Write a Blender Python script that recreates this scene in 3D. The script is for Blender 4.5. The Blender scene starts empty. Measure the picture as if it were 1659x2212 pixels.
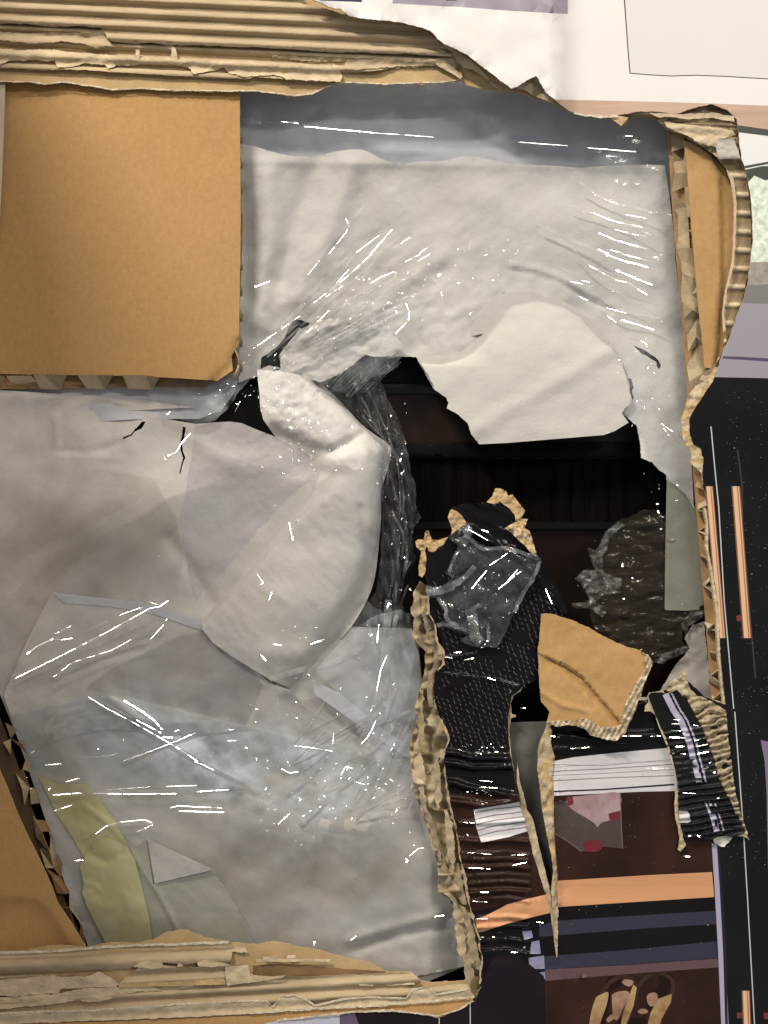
import bpy, math, random
import numpy as np
from mathutils import Vector
from mathutils.geometry import delaunay_2d_cdt
random.seed(7); RNG = np.random.RandomState(11)
sc = bpy.context.scene
# ---------------------------------------------------------------- camera
S = 1/3000.0          # metres per picture unit on the carton face
D = 0.80              # lens to carton face
ZC = 1.0              # height of the picture centre above the ground
cam = bpy.data.cameras.new('camera'); cam_o = bpy.data.objects.new('camera', cam)
sc.collection.objects.link(cam_o); sc.camera = cam_o
cam_o.location = (0, -D, ZC); cam_o.rotation_euler = (math.radians(90), 0, 0)
cam.sensor_fit = 'VERTICAL'; cam.sensor_height = 24
cam.lens = 24*D/(2212*S); cam.clip_start = 0.01; cam.clip_end = 100
# ---------------------------------------------------------------- world and lamps
w = bpy.data.worlds.new('World'); sc.world = w; w.use_nodes = True
bgn = w.node_tree.nodes['Background']; bgn.inputs[0].default_value = (0.88, 0.94, 1.0, 1); bgn.inputs[1].default_value = 0.27
LAMPS = []
def strip(x, y, z, lx, ly, power, col=(1, 0.92, 0.81)):
    """a fluorescent batten under the ceiling of the shop, y towards the camera is negative"""
    l = bpy.data.lights.new('ceiling_batten', 'AREA'); l.shape = 'RECTANGLE'; l.size = lx; l.size_y = ly
    l.energy = power; l.color = col
    o = bpy.data.objects.new('ceiling_batten', l); sc.collection.objects.link(o); o.location = (x, y, z)
    o.rotation_euler = (Vector((x, y, z)) - Vector((0, 0, ZC))).to_track_quat('Z', 'Y').to_euler()
    LAMPS.append(Vector((x, y, z)))
strip(0.6, -1.25, 3.1, 1.6, 0.10, 17)
strip(-1.25, -1.75, 3.3, 0.8, 0.12, 92)
strip(1.7, -3.2, 2.9, 1.4, 0.12, 38)
strip(-2.4, -2.2, 2.4, 1.0, 0.6, 13, (0.72, 0.86, 1.0))
sc.view_settings.view_transform = 'Standard'; sc.view_settings.look = 'None'
sc.view_settings.exposure = 0.0; sc.view_settings.gamma = 1
sc.cycles.transparent_max_bounces = 24; sc.cycles.max_bounces = 10; sc.cycles.use_denoising = True
sc.cycles.sample_clamp_indirect = 4
# ---------------------------------------------------------------- tracing frames
FR = {'00': (0, 0, 1.659), '10': (1000, 0, 1.659), '20': (2000, 0, 1.62), '01': (0, 1000, 1.659), '11': (1000, 1000, 1.659),
      '21': (2000, 1000, 1.62), '02': (0, 2000, 1.659), '12': (1000, 2000, 1.659), '22': (2000, 2000, 1.62),
      '03': (0, 3000, 1.659), '13': (1000, 3000, 1.659), '23': (2000, 3000, 1.62),
      'A': (1600, 1850, 2.37), 'B': (1600, 2500, 2.37), 'C': (2400, 2500, 2.458), 'D': (1100, 1200, 2.37), 'V': (0, 0, 0.54861)}
def T(f, *xy):
    ox, oy, k = FR[f]
    return [((ox + xy[i]/k)*0.54861, (oy + xy[i+1]/k)*0.54861) for i in range(0, len(xy), 2)]
# ---------------------------------------------------------------- noise
def _h(ix, iy, s):
    n = (ix.astype(np.int64)*374761393 + iy.astype(np.int64)*668265263 + s*1442695041) & 0x7fffffff
    n = ((n ^ (n >> 13))*1274126177) & 0x7fffffff
    return ((n ^ (n >> 16)) & 0xffff)/32767.5 - 1
def vn(x, y, s=0):
    x = np.asarray(x, float); y = np.asarray(y, float)+0*x
    ix = np.floor(x); iy = np.floor(y); fx = x-ix; fy = y-iy
    fx = fx*fx*fx*(fx*(fx*6-15)+10); fy = fy*fy*fy*(fy*(fy*6-15)+10)
    a = _h(ix, iy, s); b = _h(ix+1, iy, s); c = _h(ix, iy+1, s); d = _h(ix+1, iy+1, s)
    return (a*(1-fx)+b*fx)*(1-fy) + (c*(1-fx)+d*fx)*fy
def fbm(x, y, s=0, o=4):
    r = 0; a = 1; t = 0
    for i in range(o):
        r = r + a*vn(x*2**i, y*2**i, s+i*17); t += a; a *= .5
    return r/t
def rot(U, V, deg):
    a = math.radians(deg); return U*math.cos(a)+V*math.sin(a), -U*math.sin(a)+V*math.cos(a)
def dist(U, V, pts):
    """distance to a polyline, and the signed side (positive = right of travel in picture = below for left-to-right)"""
    best = np.full(U.shape, 1e9); side = np.zeros(U.shape)
    for (ax, ay), (bx, by) in zip(pts[:-1], pts[1:]):
        dx, dy = bx-ax, by-ay; L = dx*dx+dy*dy+1e-9
        t = np.clip(((U-ax)*dx+(V-ay)*dy)/L, 0, 1)
        d = np.hypot(U-ax-t*dx, V-ay-t*dy); s = np.sign(dx*(V-ay)-dy*(U-ax))
        m = d < best; best = np.where(m, d, best); side = np.where(m, s, side)
    return best, side
def ridge(U, V, pts, wd, a):
    d, _ = dist(U, V, pts); return a*np.exp(-(d/wd)**2)
def step(U, V, pts, wd, a):
    """raised on the far side of the line, dropping off smoothly: one fold lying over the next"""
    d, s = dist(U, V, pts); return a*np.where(s > 0, np.exp(-d/wd), 0)
def blob(U, V, cx, cy, rx, ry, a, deg=0):
    x, y = rot(U-cx, V-cy, deg); return a*np.exp(-(x/rx)**2-(y/ry)**2)
def inside(U, V, poly):
    r = np.zeros(U.shape, bool); n = len(poly)
    for i in range(n):
        x1, y1 = poly[i][:2]; x2, y2 = poly[(i+1) % n][:2]
        if y1 == y2: continue
        c = (V > min(y1, y2)) & (V <= max(y1, y2))
        r ^= c & (U < (x2-x1)*(V-y1)/(y2-y1)+x1)
    return r
# ---------------------------------------------------------------- materials
def mat(name, col, rough=0.8, var=0.12, scale=60, bump=0.0, bscale=900, col2=None, spec=0.3, coat=0.0, speck=0.0, stretch=(1, 1, 1), trans=0.0):
    m = bpy.data.materials.new(name); m.use_nodes = True; nt = m.node_tree; N = nt.nodes; L = nt.links
    p = N['Principled BSDF']; p.inputs['Roughness'].default_value = rough; p.inputs['Specular IOR Level'].default_value = spec
    if coat: p.inputs['Coat Weight'].default_value = coat; p.inputs['Coat Roughness'].default_value = 0.06
    tc = N.new('ShaderNodeTexCoord'); mp = N.new('ShaderNodeMapping'); mp.inputs['Scale'].default_value = stretch
    L.new(tc.outputs['Object'], mp.inputs[0])
    n1 = N.new('ShaderNodeTexNoise'); n1.inputs['Scale'].default_value = scale; n1.inputs['Detail'].default_value = 8; n1.inputs['Roughness'].default_value = 0.65
    L.new(mp.outputs[0], n1.inputs[0])
    cr = N.new('ShaderNodeValToRGB'); c2 = col2 or tuple(c*(1-var*1.6) for c in col)
    cr.color_ramp.elements[0].position = 0.33; cr.color_ramp.elements[1].position = 0.67
    cr.color_ramp.elements[0].color = (*c2, 1); cr.color_ramp.elements[1].color = (*[min(1, c*(1+var*.5)) for c in col], 1)
    L.new(n1.outputs[0], cr.inputs[0]); out = cr.outputs[0]
    if speck:
        n2 = N.new('ShaderNodeTexNoise'); n2.inputs['Scale'].default_value = 420; n2.inputs['Detail'].default_value = 2; L.new(tc.outputs['Object'], n2.inputs[0])
        r2 = N.new('ShaderNodeMapRange'); r2.inputs[1].default_value = 0.70; r2.inputs[2].default_value = 0.78; r2.inputs[3].default_value = 0; r2.inputs[4].default_value = speck
        L.new(n2.outputs[0], r2.inputs[0]); mx = N.new('ShaderNodeMix'); mx.data_type = 'RGBA'
        L.new(r2.outputs[0], mx.inputs[0]); L.new(out, mx.inputs[6]); mx.inputs[7].default_value = (col[0]*.3, col[1]*.28, col[2]*.25, 1); out = mx.outputs[2]
    L.new(out, p.inputs['Base Color'])
    if bump:
        n3 = N.new('ShaderNodeTexNoise'); n3.inputs['Scale'].default_value = bscale; n3.inputs['Detail'].default_value = 5; L.new(mp.outputs[0], n3.inputs[0])
        b = N.new('ShaderNodeBump'); b.inputs['Strength'].default_value = bump; b.inputs['Distance'].default_value = 0.0006
        L.new(n3.outputs[0], b.inputs['Height']); L.new(b.outputs[0], p.inputs['Normal'])
    if trans:
        t = N.new('ShaderNodeBsdfTranslucent'); L.new(out, t.inputs[0]); mxs = N.new('ShaderNodeMixShader'); mxs.inputs[0].default_value = trans
        L.new(p.outputs[0], mxs.inputs[1]); L.new(t.outputs[0], mxs.inputs[2]); L.new(mxs.outputs[0], N['Material Output'].inputs[0])
    return m
def film(name, milk=0.08, tint=(1, 1, 1), rough=0.07, bump=0.35, bscale=(60, 240, 60), deg=35, fres=1.0, mtint=(0.80, 0.83, 0.86), attr=False, mc=(.1, 2.2)):
    m = bpy.data.materials.new(name); m.use_nodes = True; nt = m.node_tree; N = nt.nodes; L = nt.links
    N.remove(N['Principled BSDF']); out = N['Material Output']
    tr = N.new('ShaderNodeBsdfTransparent'); tr.inputs[0].default_value = (*tint, 1)
    gl = N.new('ShaderNodeBsdfGlossy'); gl.inputs['Roughness'].default_value = rough
    df = N.new('ShaderNodeBsdfDiffuse'); df.inputs[0].default_value = (*mtint, 1)
    tc = N.new('ShaderNodeTexCoord'); mp = N.new('ShaderNodeMapping'); mp.vector_type = 'POINT'
    mp.inputs['Rotation'].default_value = (0, math.radians(deg), 0)
    mp2 = N.new('ShaderNodeMapping'); mp2.inputs['Scale'].default_value = bscale
    L.new(tc.outputs['Object'], mp.inputs[0]); L.new(mp.outputs[0], mp2.inputs[0])
    n = N.new('ShaderNodeTexNoise'); n.inputs['Scale'].default_value = 1; n.inputs['Detail'].default_value = 6; L.new(mp2.outputs[0], n.inputs[0])
    b = N.new('ShaderNodeBump'); b.inputs['Strength'].default_value = bump; b.inputs['Distance'].default_value = 0.002; L.new(n.outputs[0], b.inputs['Height'])
    L.new(b.outputs[0], gl.inputs['Normal'])
    fr = N.new('ShaderNodeFresnel'); fr.inputs[0].default_value = 1.5; L.new(b.outputs[0], fr.inputs['Normal'])
    mu = N.new('ShaderNodeMath'); mu.operation = 'MULTIPLY'; mu.inputs[1].default_value = fres*1.6; mu.use_clamp = True; L.new(fr.outputs[0], mu.inputs[0])
    m1 = N.new('ShaderNodeMixShader'); m2 = N.new('ShaderNodeMixShader')
    ms = N.new('ShaderNodeMath'); ms.operation = 'MULTIPLY'; ms.use_clamp = True
    r = N.new('ShaderNodeMapRange'); r.inputs[1].default_value = .35; r.inputs[2].default_value = .7; r.inputs[3].default_value, r.inputs[4].default_value = mc; L.new(n.outputs[0], r.inputs[0])
    L.new(r.outputs[0], ms.inputs[0])
    if attr:
        at = N.new('ShaderNodeAttribute'); at.attribute_name = 'layers_sheen'; L.new(at.outputs['Fac'], ms.inputs[1])
    else: ms.inputs[1].default_value = milk
    L.new(ms.outputs[0], m1.inputs[0]); L.new(tr.outputs[0], m1.inputs[1]); L.new(df.outputs[0], m1.inputs[2])
    L.new(mu.outputs[0], m2.inputs[0]); L.new(m1.outputs[0], m2.inputs[1]); L.new(gl.outputs[0], m2.inputs[2]); L.new(m2.outputs[0], out.inputs[0])
    return m
def shiny(name, col, rough, metal=0.0):
    m = bpy.data.materials.new(name); m.use_nodes = True; p = m.node_tree.nodes['Principled BSDF']
    p.inputs['Base Color'].default_value = (*col, 1); p.inputs['Roughness'].default_value = rough; p.inputs['Metallic'].default_value = metal; return m
K_PAD = mat('kraft_board', (0.485, 0.285, 0.112), .75, .07, 300, .35, 900, speck=.35, stretch=(1, 1, .7))
K_MED = mat('fluting_paper', (0.50, 0.39, 0.245), .9, .14, 50, .5, 600, speck=.2, stretch=(.5, 1, 1.5))
K_LIN = mat('liner_paper', (0.54, 0.38, 0.19), .9, .12, 50, .5, 600)
K_TORN = mat('torn_paper', (0.52, 0.43, 0.295), .95, .22, 60, .7, 500, col2=(0.34, 0.265, 0.165))
K_FUZZ = mat('torn_fibre', (0.70, 0.60, 0.44), .95, .15, 160, .9, 700)
K_EDGE = mat('edge_paper', (0.43, 0.34, 0.205), .95, .25, 70, .6, 500)
K_PALE = mat('torn_ply', (0.62, 0.495, 0.325), .95, .15, 90, .8, 500)
K_HON = mat('honeycomb_paper', (0.40, 0.31, 0.19), .9, .2, 60, .4, 500)
K_DARK = mat('brown_board', (0.30, 0.17, 0.075), .8, .15, 30, .2, 600)
FOAM = mat('foam_white', (0.72, 0.69, 0.63), .55, .05, 7, .35, 420, speck=.35, spec=.35, col2=(0.65, 0.625, 0.595))
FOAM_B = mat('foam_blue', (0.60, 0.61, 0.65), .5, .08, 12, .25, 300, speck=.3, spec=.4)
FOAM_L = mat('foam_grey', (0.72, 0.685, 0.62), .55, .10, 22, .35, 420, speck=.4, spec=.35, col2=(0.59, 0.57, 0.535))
YEL = mat('yellow_paper', (0.74, 0.69, 0.38), .6, .06, 20, .2, 300)
FILM = film('stretch_film', bump=.12, attr=True, fres=.25)
FILM_LO = film('stretch_film_lower', bump=.12, attr=True, fres=.28, bscale=(50, 160, 50), deg=-55, mtint=(0.76, 0.80, 0.86))
FILM_G = film('film_grey', milk=.05, rough=.06, bump=.9, bscale=(260, 30, 70), deg=8, fres=.4, mtint=(.52, .54, .52))
FILM_T = film('film_torn', milk=.045, rough=.07, bump=.6, bscale=(60, 60, 200), deg=10, fres=.4, mtint=(.42, .32, .17), mc=(.5, 1.3))
FILM_W = film('film_scrap', milk=.13, rough=.10, bump=1.0, bscale=(120, 120, 120), deg=-40, fres=2, mtint=(.80, .80, .78))
TAPE = film('tape_grey', milk=.55, rough=.3, bump=.1, mtint=(.36, .36, .29), fres=.4, mc=(.9, 1.1))
GLINT = bpy.data.materials.new('film_glint'); GLINT.use_nodes = True; GLINT_S = bpy.data.materials.new('film_glint_soft'); GLINT_S.use_nodes = True
def _g(GLINT, rg, fc):
    nt = GLINT.node_tree; N = nt.nodes; L = nt.links; N.remove(N['Principled BSDF'])
    g = N.new('ShaderNodeBsdfGlossy'); g.inputs['Roughness'].default_value = rg; t = N.new('ShaderNodeBsdfTransparent')
    m = N.new('ShaderNodeMixShader'); m.inputs[0].default_value = fc; L.new(t.outputs[0], m.inputs[1]); L.new(g.outputs[0], m.inputs[2]); L.new(m.outputs[0], N['Material Output'].inputs[0])
_g(GLINT, .13, .35); _g(GLINT_S, .30, .12)
# ---------------------------------------------------------------- object helpers
def P(U, V, Z):
    """picture units at depth Z (towards the viewer) to world"""
    k = S*(D-Z)/D
    return np.stack([(U-829.5)*k, -Z, ZC-(V-1106)*k], -1)
def thing(name, label, cat, at, group=None):
    o = bpy.data.objects.new(name, None); sc.collection.objects.link(o); o.empty_display_size = .02
    o.location = P(np.array(float(at[0])), np.array(float(at[1])), np.array(float(at[2])))
    o['label'] = label; o['category'] = cat
    if group: o['group'] = group
    return o
def base_of(p):
    v = Vector((0, 0, 0))
    while p is not None: v += p.location; p = p.parent
    return v
def mesh_obj(name, co, faces, mats, parent=None, midx=None, smooth=True, attr=None, label=None, kind=None):
    b = base_of(parent); co = np.asarray(co, float) - np.array(b)
    me = bpy.data.meshes.new(name); me.from_pydata(co.tolist(), [], faces)
    for m in (mats if isinstance(mats, list) else [mats]): me.materials.append(m)
    if midx is not None: me.polygons.foreach_set('material_index', np.asarray(midx, np.int32))
    if smooth is True: me.polygons.foreach_set('use_smooth', np.ones(len(me.polygons), bool))
    elif smooth is not False: me.polygons.foreach_set('use_smooth', np.asarray(smooth, bool))
    if attr is not None:
        a = me.attributes.new('layers_sheen', 'FLOAT', 'POINT'); a.data.foreach_set('value', np.asarray(attr, np.float32))
    me.update(); o = bpy.data.objects.new(name, me); sc.collection.objects.link(o); o.parent = parent
    if label: o['label'] = label
    if kind: o['kind'] = kind
    return o
def densify(out, jag, stepd, seed, closed=True):
    pts = [tuple(p) for p in out]; n = len(pts); R = []; s = 0.0
    for i in range(n if closed else n-1):
        a, b = pts[i], pts[(i+1) % n]; j = a[2] if len(a) > 2 else jag
        L = math.hypot(b[0]-a[0], b[1]-a[1])
        if L < 1e-6: continue
        st = stepd if j > .2 else stepd*2.5
        k = max(1, int(L/st)); nx, ny = -(b[1]-a[1])/L, (b[0]-a[0])/L
        for q in range(k):
            t = q/k; ss = (s+t*L)
            f = 0 if j == 0 else j*(float(vn(ss/15., 0., seed))*.55+float(vn(ss/6., 3., seed))*.35+float(vn(ss/2.5, 7., seed))*.3)
            R.append((a[0]+(b[0]-a[0])*t+nx*f, a[1]+(b[1]-a[1])*t+ny*f))
        s += L
    if not closed: R.append(pts[-1][:2])
    return R
def smooth_line(pts, k=4):
    """Catmull-Rom through the points (open)"""
    p = [pts[0]]+list(pts)+[pts[-1]]; R = []
    for i in range(1, len(p)-2):
        for q in range(k):
            t = q/k; a, b, c, d = [np.array(p[i+j][:2]) for j in (-1, 0, 1, 2)]
            R.append(tuple(.5*((2*b)+(-a+c)*t+(2*a-5*b+4*c-d)*t*t+(-a+3*b-3*c+d)*t**3)))
    R.append(tuple(pts[-1][:2])); return R
_seed = [100]
def sheet(name, out, zf, mats, parent=None, res=8, jag=0.0, thick=0.0004, holes=(), cons=(), pick=None, split=None, step_=None, attrf=None, label=None, rim=None, kind=None, jhole=None, res2=None, flat=False):
    """a sheet of paper, board or film cut to an outline: triangulated inside the outline, lifted by zf, given its thickness"""
    _seed[0] += 1; sd = _seed[0]; st = step_ or max(1.5, min(res*.6, 3.5))
    loops = [densify(out, jag, st, sd)] + [densify(h, jag if jhole is None else jhole, st, sd+50) for h in holes]
    verts = []; edges = []
    for lp in loops + [densify(c, 0, st*2, sd) for c in cons]:
        b = len(verts); verts += lp; n = len(lp); edges += [(b+i, b+(i+1) % n) for i in range(n)]
    A = np.array(loops[0]); x0, y0 = A.min(0); x1, y1 = A.max(0)
    gx, gy = np.meshgrid(np.arange(x0+res/2, x1, res), np.arange(y0+res/2, y1, res)); gx = gx.ravel(); gy = gy.ravel()
    gx = gx + RNG.uniform(-.25, .25, gx.shape)*res; gy = gy + RNG.uniform(-.25, .25, gy.shape)*res
    if res2:
        rr, test = res2; k2 = test(gx, gy); gx = gx[~k2]; gy = gy[~k2]
        hx, hy = np.meshgrid(np.arange(x0+rr/2, x1, rr), np.arange(y0+rr/2, y1, rr)); hx = hx.ravel(); hy = hy.ravel(); q = test(hx, hy)
        gx = np.concatenate([gx, hx[q]+RNG.uniform(-.2, .2, q.sum())*rr]); gy = np.concatenate([gy, hy[q]+RNG.uniform(-.2, .2, q.sum())*rr])
    k = inside(gx, gy, loops[0])
    for h in loops[1:]: k &= ~inside(gx, gy, h)
    gx, gy = gx[k], gy[k]
    verts += list(zip(gx.tolist(), gy.tolist()))
    r = delaunay_2d_cdt([Vector(v) for v in verts], edges, [], 0, 1e-4)
    vv = np.array([(p.x, p.y) for p in r[0]]); ff = np.array([f for f in r[2] if len(f) == 3])
    c = vv[ff].mean(1); k = inside(c[:, 0], c[:, 1], loops[0])
    for h in loops[1:]: k &= ~inside(c[:, 0], c[:, 1], h)
    ff = ff[k]; c = c[k]
    # orient so the normal faces the viewer
    a, b, d = vv[ff[:, 0]], vv[ff[:, 1]], vv[ff[:, 2]]
    cr = (b[:, 0]-a[:, 0])*(d[:, 1]-a[:, 1])-(b[:, 1]-a[:, 1])*(d[:, 0]-a[:, 0]); ff[cr > 0] = ff[cr > 0][:, ::-1]
    Z = zf(vv[:, 0], vv[:, 1]) + 0*vv[:, 0]
    groups = [(np.ones(len(ff), bool), name)] if split is None else [(m, nm) for m, nm in split(c[:, 0], c[:, 1])]
    objs = []
    for gm, nm in groups:
        f = ff[gm]
        if len(f) == 0: continue
        u, inv = np.unique(f, return_inverse=True); f = inv.reshape(-1, 3); q = vv[u]; z = Z[u]; cc = c[gm]
        co = P(q[:, 0], q[:, 1], z); faces = f; sm = np.ones(len(f), bool)
        mi = pick(cc[:, 0], cc[:, 1]) if pick is not None else np.zeros(len(f), int)
        at = attrf(q[:, 0], q[:, 1]) + 0*z if attrf is not None else None
        nm_ = mats if isinstance(mats, list) else [mats]
        if thick:
            n = len(u); e = np.concatenate([f[:, [0, 1]], f[:, [1, 2]], f[:, [2, 0]]]); key = e[:, 0].astype(np.int64)*n+e[:, 1]; rk = e[:, 1].astype(np.int64)*n+e[:, 0]
            be = e[~np.isin(key, rk)]; 
            back = P(q[:, 0], q[:, 1], z) + np.array([0, thick, 0])
            bu, binv = np.unique(be, return_inverse=True); be2 = binv.reshape(-1, 2); m = len(bu)
            co = np.concatenate([co, back, co[bu], back[bu]])
            tri = f.tolist() + (f[:, ::-1]+n).tolist() + [[2*n+int(a_), 2*n+m+int(a_), 2*n+m+int(b_), 2*n+int(b_)] for a_, b_ in be2]
            sm = np.concatenate([np.ones(2*len(f), bool), np.zeros(len(be2), bool)])
            bi = np.zeros(len(f), int); ri = np.zeros(len(be2), int)
            if rim is not None: nm_ = nm_ + [rim]; bi[:] = len(nm_)-1; ri[:] = len(nm_)-1
            mi = np.concatenate([mi, bi, ri]); faces = tri
            if at is not None: at = np.concatenate([at, at, at[bu], at[bu]])
        else: faces = f.tolist()
        if flat: sm = np.zeros(len(faces), bool)
        objs.append(mesh_obj(nm, co, faces, nm_, parent, mi, sm, at, label, kind))
    return objs[0] if len(objs) == 1 else objs
def C(z): return lambda U, V: z + 0*U
# ================================================================ the cabinet inside (dark wood and glass)
cab = thing('cabinet', 'dark cabinet with brown glass panel seen through the hole in the wrapping', 'cabinet', (1100, 1350, -.05))
BLK = mat('black_lacquer', (0.006, 0.0055, 0.0055), .5, .2, 10, .05, 300, spec=.08)
def smoke(name, col, rough): return mat(name, col, rough, .35, 6, .05, 200, stretch=(3, 1, 1))
GLB = smoke('brown_glass', (0.026, 0.012, 0.006), .3)
WOOD = mat('dark_wood', (0.0045, 0.0028, 0.0022), .6, .5, 18, .1, 400, stretch=(9, 1, .6), spec=.03)
sheet('frame_rail', [(-150, 90), (1750, 90), (1750, 826), (-150, 826)], C(-.046), BLK, cab, 60, thick=.02)
sheet('frame_rail', [(-150, 826), (1750, 826), (1750, 850), (-150, 850)], lambda U, V: -.048+.001*np.sin((V-826)/24*math.pi), mat('rail_edge', (.012, .012, .013), .3, .1), cab, 8, thick=.02)
sheet('glass_pane', [(-150, 850), (1750, 850), (1750, 968), (-150, 968)], C(-.052), GLB, cab, 60, thick=.01)
sheet('glass_pane', [(-150, 968), (1750, 968), (1750, 1500), (1440, 1508), (-150, 1500)], C(-.056), mat('dark_glass', (.012, .006, .004), .3, .4, 5, 0, 0, spec=.15), cab, 60, thick=.01, label='lower brown glass pane behind the film')
sheet('frame_rail', [(-150, 960), (1750, 952), (1750, 984), (-150, 990)], lambda U, V: -.050+.001*np.cos((V-972)/14), BLK, cab, 10, thick=.006)
for i in range(17):                                   # reeded back board
    u = 865+i*41
    sheet('reed', [(u, 992), (u+40, 990), (u+40, 1128), (u, 1128)], (lambda u: lambda U, V: -.0550+.001*np.sqrt(np.clip(1-((U-u-18.5)/18.5)**2, 0, 1)))(u), WOOD, cab, 7, thick=.001)
sheet('frame_rail', [(-150, 1128), (1750, 1128), (1750, 1142), (-150, 1142)], C(-.0515), BLK, cab, 30, thick=.004)
sheet('frame_rail', [(-150, 1508), (1750, 1508), (1750, 2300), (-150, 2300)], C(-.046), BLK, cab, 60, thick=.02)
sheet('frame_bead', [(1180, 1503), (1460, 1508), (1460, 1514), (1180, 1509)], C(-.043), mat('steel_bead', (.55, .55, .5), .3, .1), cab, 10, thick=.002)
# ================================================================ foam sheets
def zf0(U, V):
    z = -.037 + .0025*fbm(U/170, V/90, 3) + .0010*fbm(U/300, V/16, 5)
    z += blob(U, V, 690, 300, 90, 26, .003) + blob(U, V, 880, 322, 90, 22, .003)
    return z
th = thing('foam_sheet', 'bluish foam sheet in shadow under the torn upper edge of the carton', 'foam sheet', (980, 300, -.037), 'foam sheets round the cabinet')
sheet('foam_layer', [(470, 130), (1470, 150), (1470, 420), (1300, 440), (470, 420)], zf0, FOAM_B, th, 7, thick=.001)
F1top = smooth_line(T('00', 1560, 940)+T('10', 0, 955, 100, 985, 220, 1015, 370, 1022, 470, 1003, 560, 985, 650, 975, 730, 985, 810, 1025, 890, 1058, 980, 1068, 1080, 1055, 1220, 1052, 1330, 1028, 1430, 1022, 1560, 1045)+T('20', 0, 1040, 130, 1050, 330, 1060, 460, 1070, 600, 1060, 760, 1052, 1000, 1052), 3)
F1 = [(a, b, 0) for a, b in F1top] + [(a, b, 0) for a, b in T('20', 1030, 1250, 1060, 1500)+T('21', 1070, 60, 1110, 400, 1140, 700, 1150, 1000, 1175, 1400, 1185, 1619)] + \
    T('21', 1130, 1530, 1060, 1470, 1010, 1440, 1010, 1410, 960, 1375, 920, 1330, 850, 1300, 845, 1200, 830, 1130, 820, 1090, 780, 1060, 725, 1015, 745, 990, 770, 975) + \
    T('21', 740, 700, 600, 600, 300, 520) + T('11', 1560, 700, 1180, 890, 1130, 800, 1070, 700, 1060, 675, 960, 668, 880, 680, 790, 672, 730, 660, 560, 780, 430, 830, 300, 800, 160, 750) + T('01', 1560, 840, 1540, 700)
slitL = T('11', 40, 750, 50, 680, 90, 650, 165, 595, 200, 550, 220, 490, 260, 425, 305, 428, 355, 450, 400, 470, 445, 490, 400, 510, 360, 505, 300, 490, 250, 550, 205, 610, 165, 660, 175, 740, 100, 730)
slitR = T('21', 800, 582, 850, 605, 905, 635, 955, 670, 975, 710, 965, 735, 950, 720, 945, 690, 900, 660, 860, 640, 830, 615)
slitR2 = T('21', 762, 790, 785, 795, 800, 850, 790, 870, 803, 925, 795, 930, 780, 885, 778, 840)
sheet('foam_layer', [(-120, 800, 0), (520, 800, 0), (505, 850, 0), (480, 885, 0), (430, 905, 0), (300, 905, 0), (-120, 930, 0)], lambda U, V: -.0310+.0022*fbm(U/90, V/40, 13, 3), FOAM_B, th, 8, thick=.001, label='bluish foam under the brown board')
def zf1(U, V):
    u2, v2 = rot(U, V, -38)
    z = -.0295 + .0055*fbm(U/210, V/170, 8, 3) + .0006*fbm(u2/240, v2/46, 12, 3)
    z += ridge(U, V, [(575, 380), (585, 520), (560, 690)], 30, .0065) + ridge(U, V, [(690, 340), (640, 470), (600, 600)], 26, -.0040) + ridge(U, V, [(760, 360), (720, 480), (640, 640)], 28, .0050)
    z += ridge(U, V, [(980, 400), (1150, 455), (1350, 470)], 45, .0022)
    z += ridge(U, V, [(520, 420), (535, 640)], 22, -.003)
    m = np.clip((V-440)/200, 0, 1)*np.exp(-((U-850)/330)**2)
    z += m*.0026*fbm(u2/80, v2/30, 21, 2) + m*.0006*(1-np.abs(fbm(U/28, V/28, 31, 2))*2)
    z += ridge(U, V, T('21', 20, 95, 160, 115, 330, 175, 420, 230, 530, 290, 660, 370), 7, -.0018) + ridge(U, V, T('21', 20, 80, 160, 100, 330, 160, 430, 215, 540, 275), 8, .0016)
    z += blob(U, V, 1400, 850, 60, 260, .004) + ridge(U, V, [(1470, 300), (1500, 900)], 26, -.004)
    z += .00025*fbm(U/9, V/9, 41, 2)
    # the edge curls forward a little at the top
    z += .0030*np.exp(-np.clip(V-(340+U*.018), 0, 999)/14)
    return z
th = thing('foam_sheet', 'large white foam sheet with wavy upper edge above the dark hole', 'foam sheet', (980, 600, -.028), 'foam sheets round the cabinet')
sheet('foam_layer', F1, zf1, FOAM, th, 6, jag=1.6, thick=.0010, holes=[slitL, slitR, slitR2])
flap = [(1082, 632, 0), (1045, 655, 0), (1010, 690, 0), (975, 735, 0)] + T('11', 1500, 520, 1350, 640, 1240, 640) + [(903, 775), (935, 830)] + \
    T('11', 1180, 890, 1260, 940, 1270, 970, 1260, 1010, 1320, 1040, 1400, 1110, 1420, 1180) + [(a, b, 0) for a, b in T('11', 1470, 1243)+T('21', 0, 1205, 300, 1180, 610, 1155, 680, 1130, 770, 1075)] + \
    T('21', 725, 1015, 745, 985, 775, 965, 790, 935, 778, 880, 775, 840, 755, 790) + [(a, b, 0) for a, b in T('21', 735, 700, 690, 620, 620, 530, 540, 440, 430, 340, 300, 270, 150, 240)]
def zfl(U, V):
    a, b = (1345, 740), (1035, 925)            # crease of the turned corner
    n = math.hypot(b[0]-a[0], b[1]-a[1]); d = ((b[0]-a[0])*(V-a[1])-(b[1]-a[1])*(U-a[0]))/n   # negative = lower right
    lo = np.clip(-d, 0, 400)
    z = -.0205 + .0006*fbm(U/60, V/60, 5) + .0018*fbm(U/200, V/120, 9) - .010*np.clip((820-V)/190, 0, 1)**2
    z = z - .014*np.clip((1055-U)/90, 0, 1)*np.clip((790-V)/60, 0, 1) + .0014*np.exp(-(d/20)**2) - lo*.000016*np.exp(-lo/130)
    return z + blob(U, V, 1120, 760, 120, 70, .0015)
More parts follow.
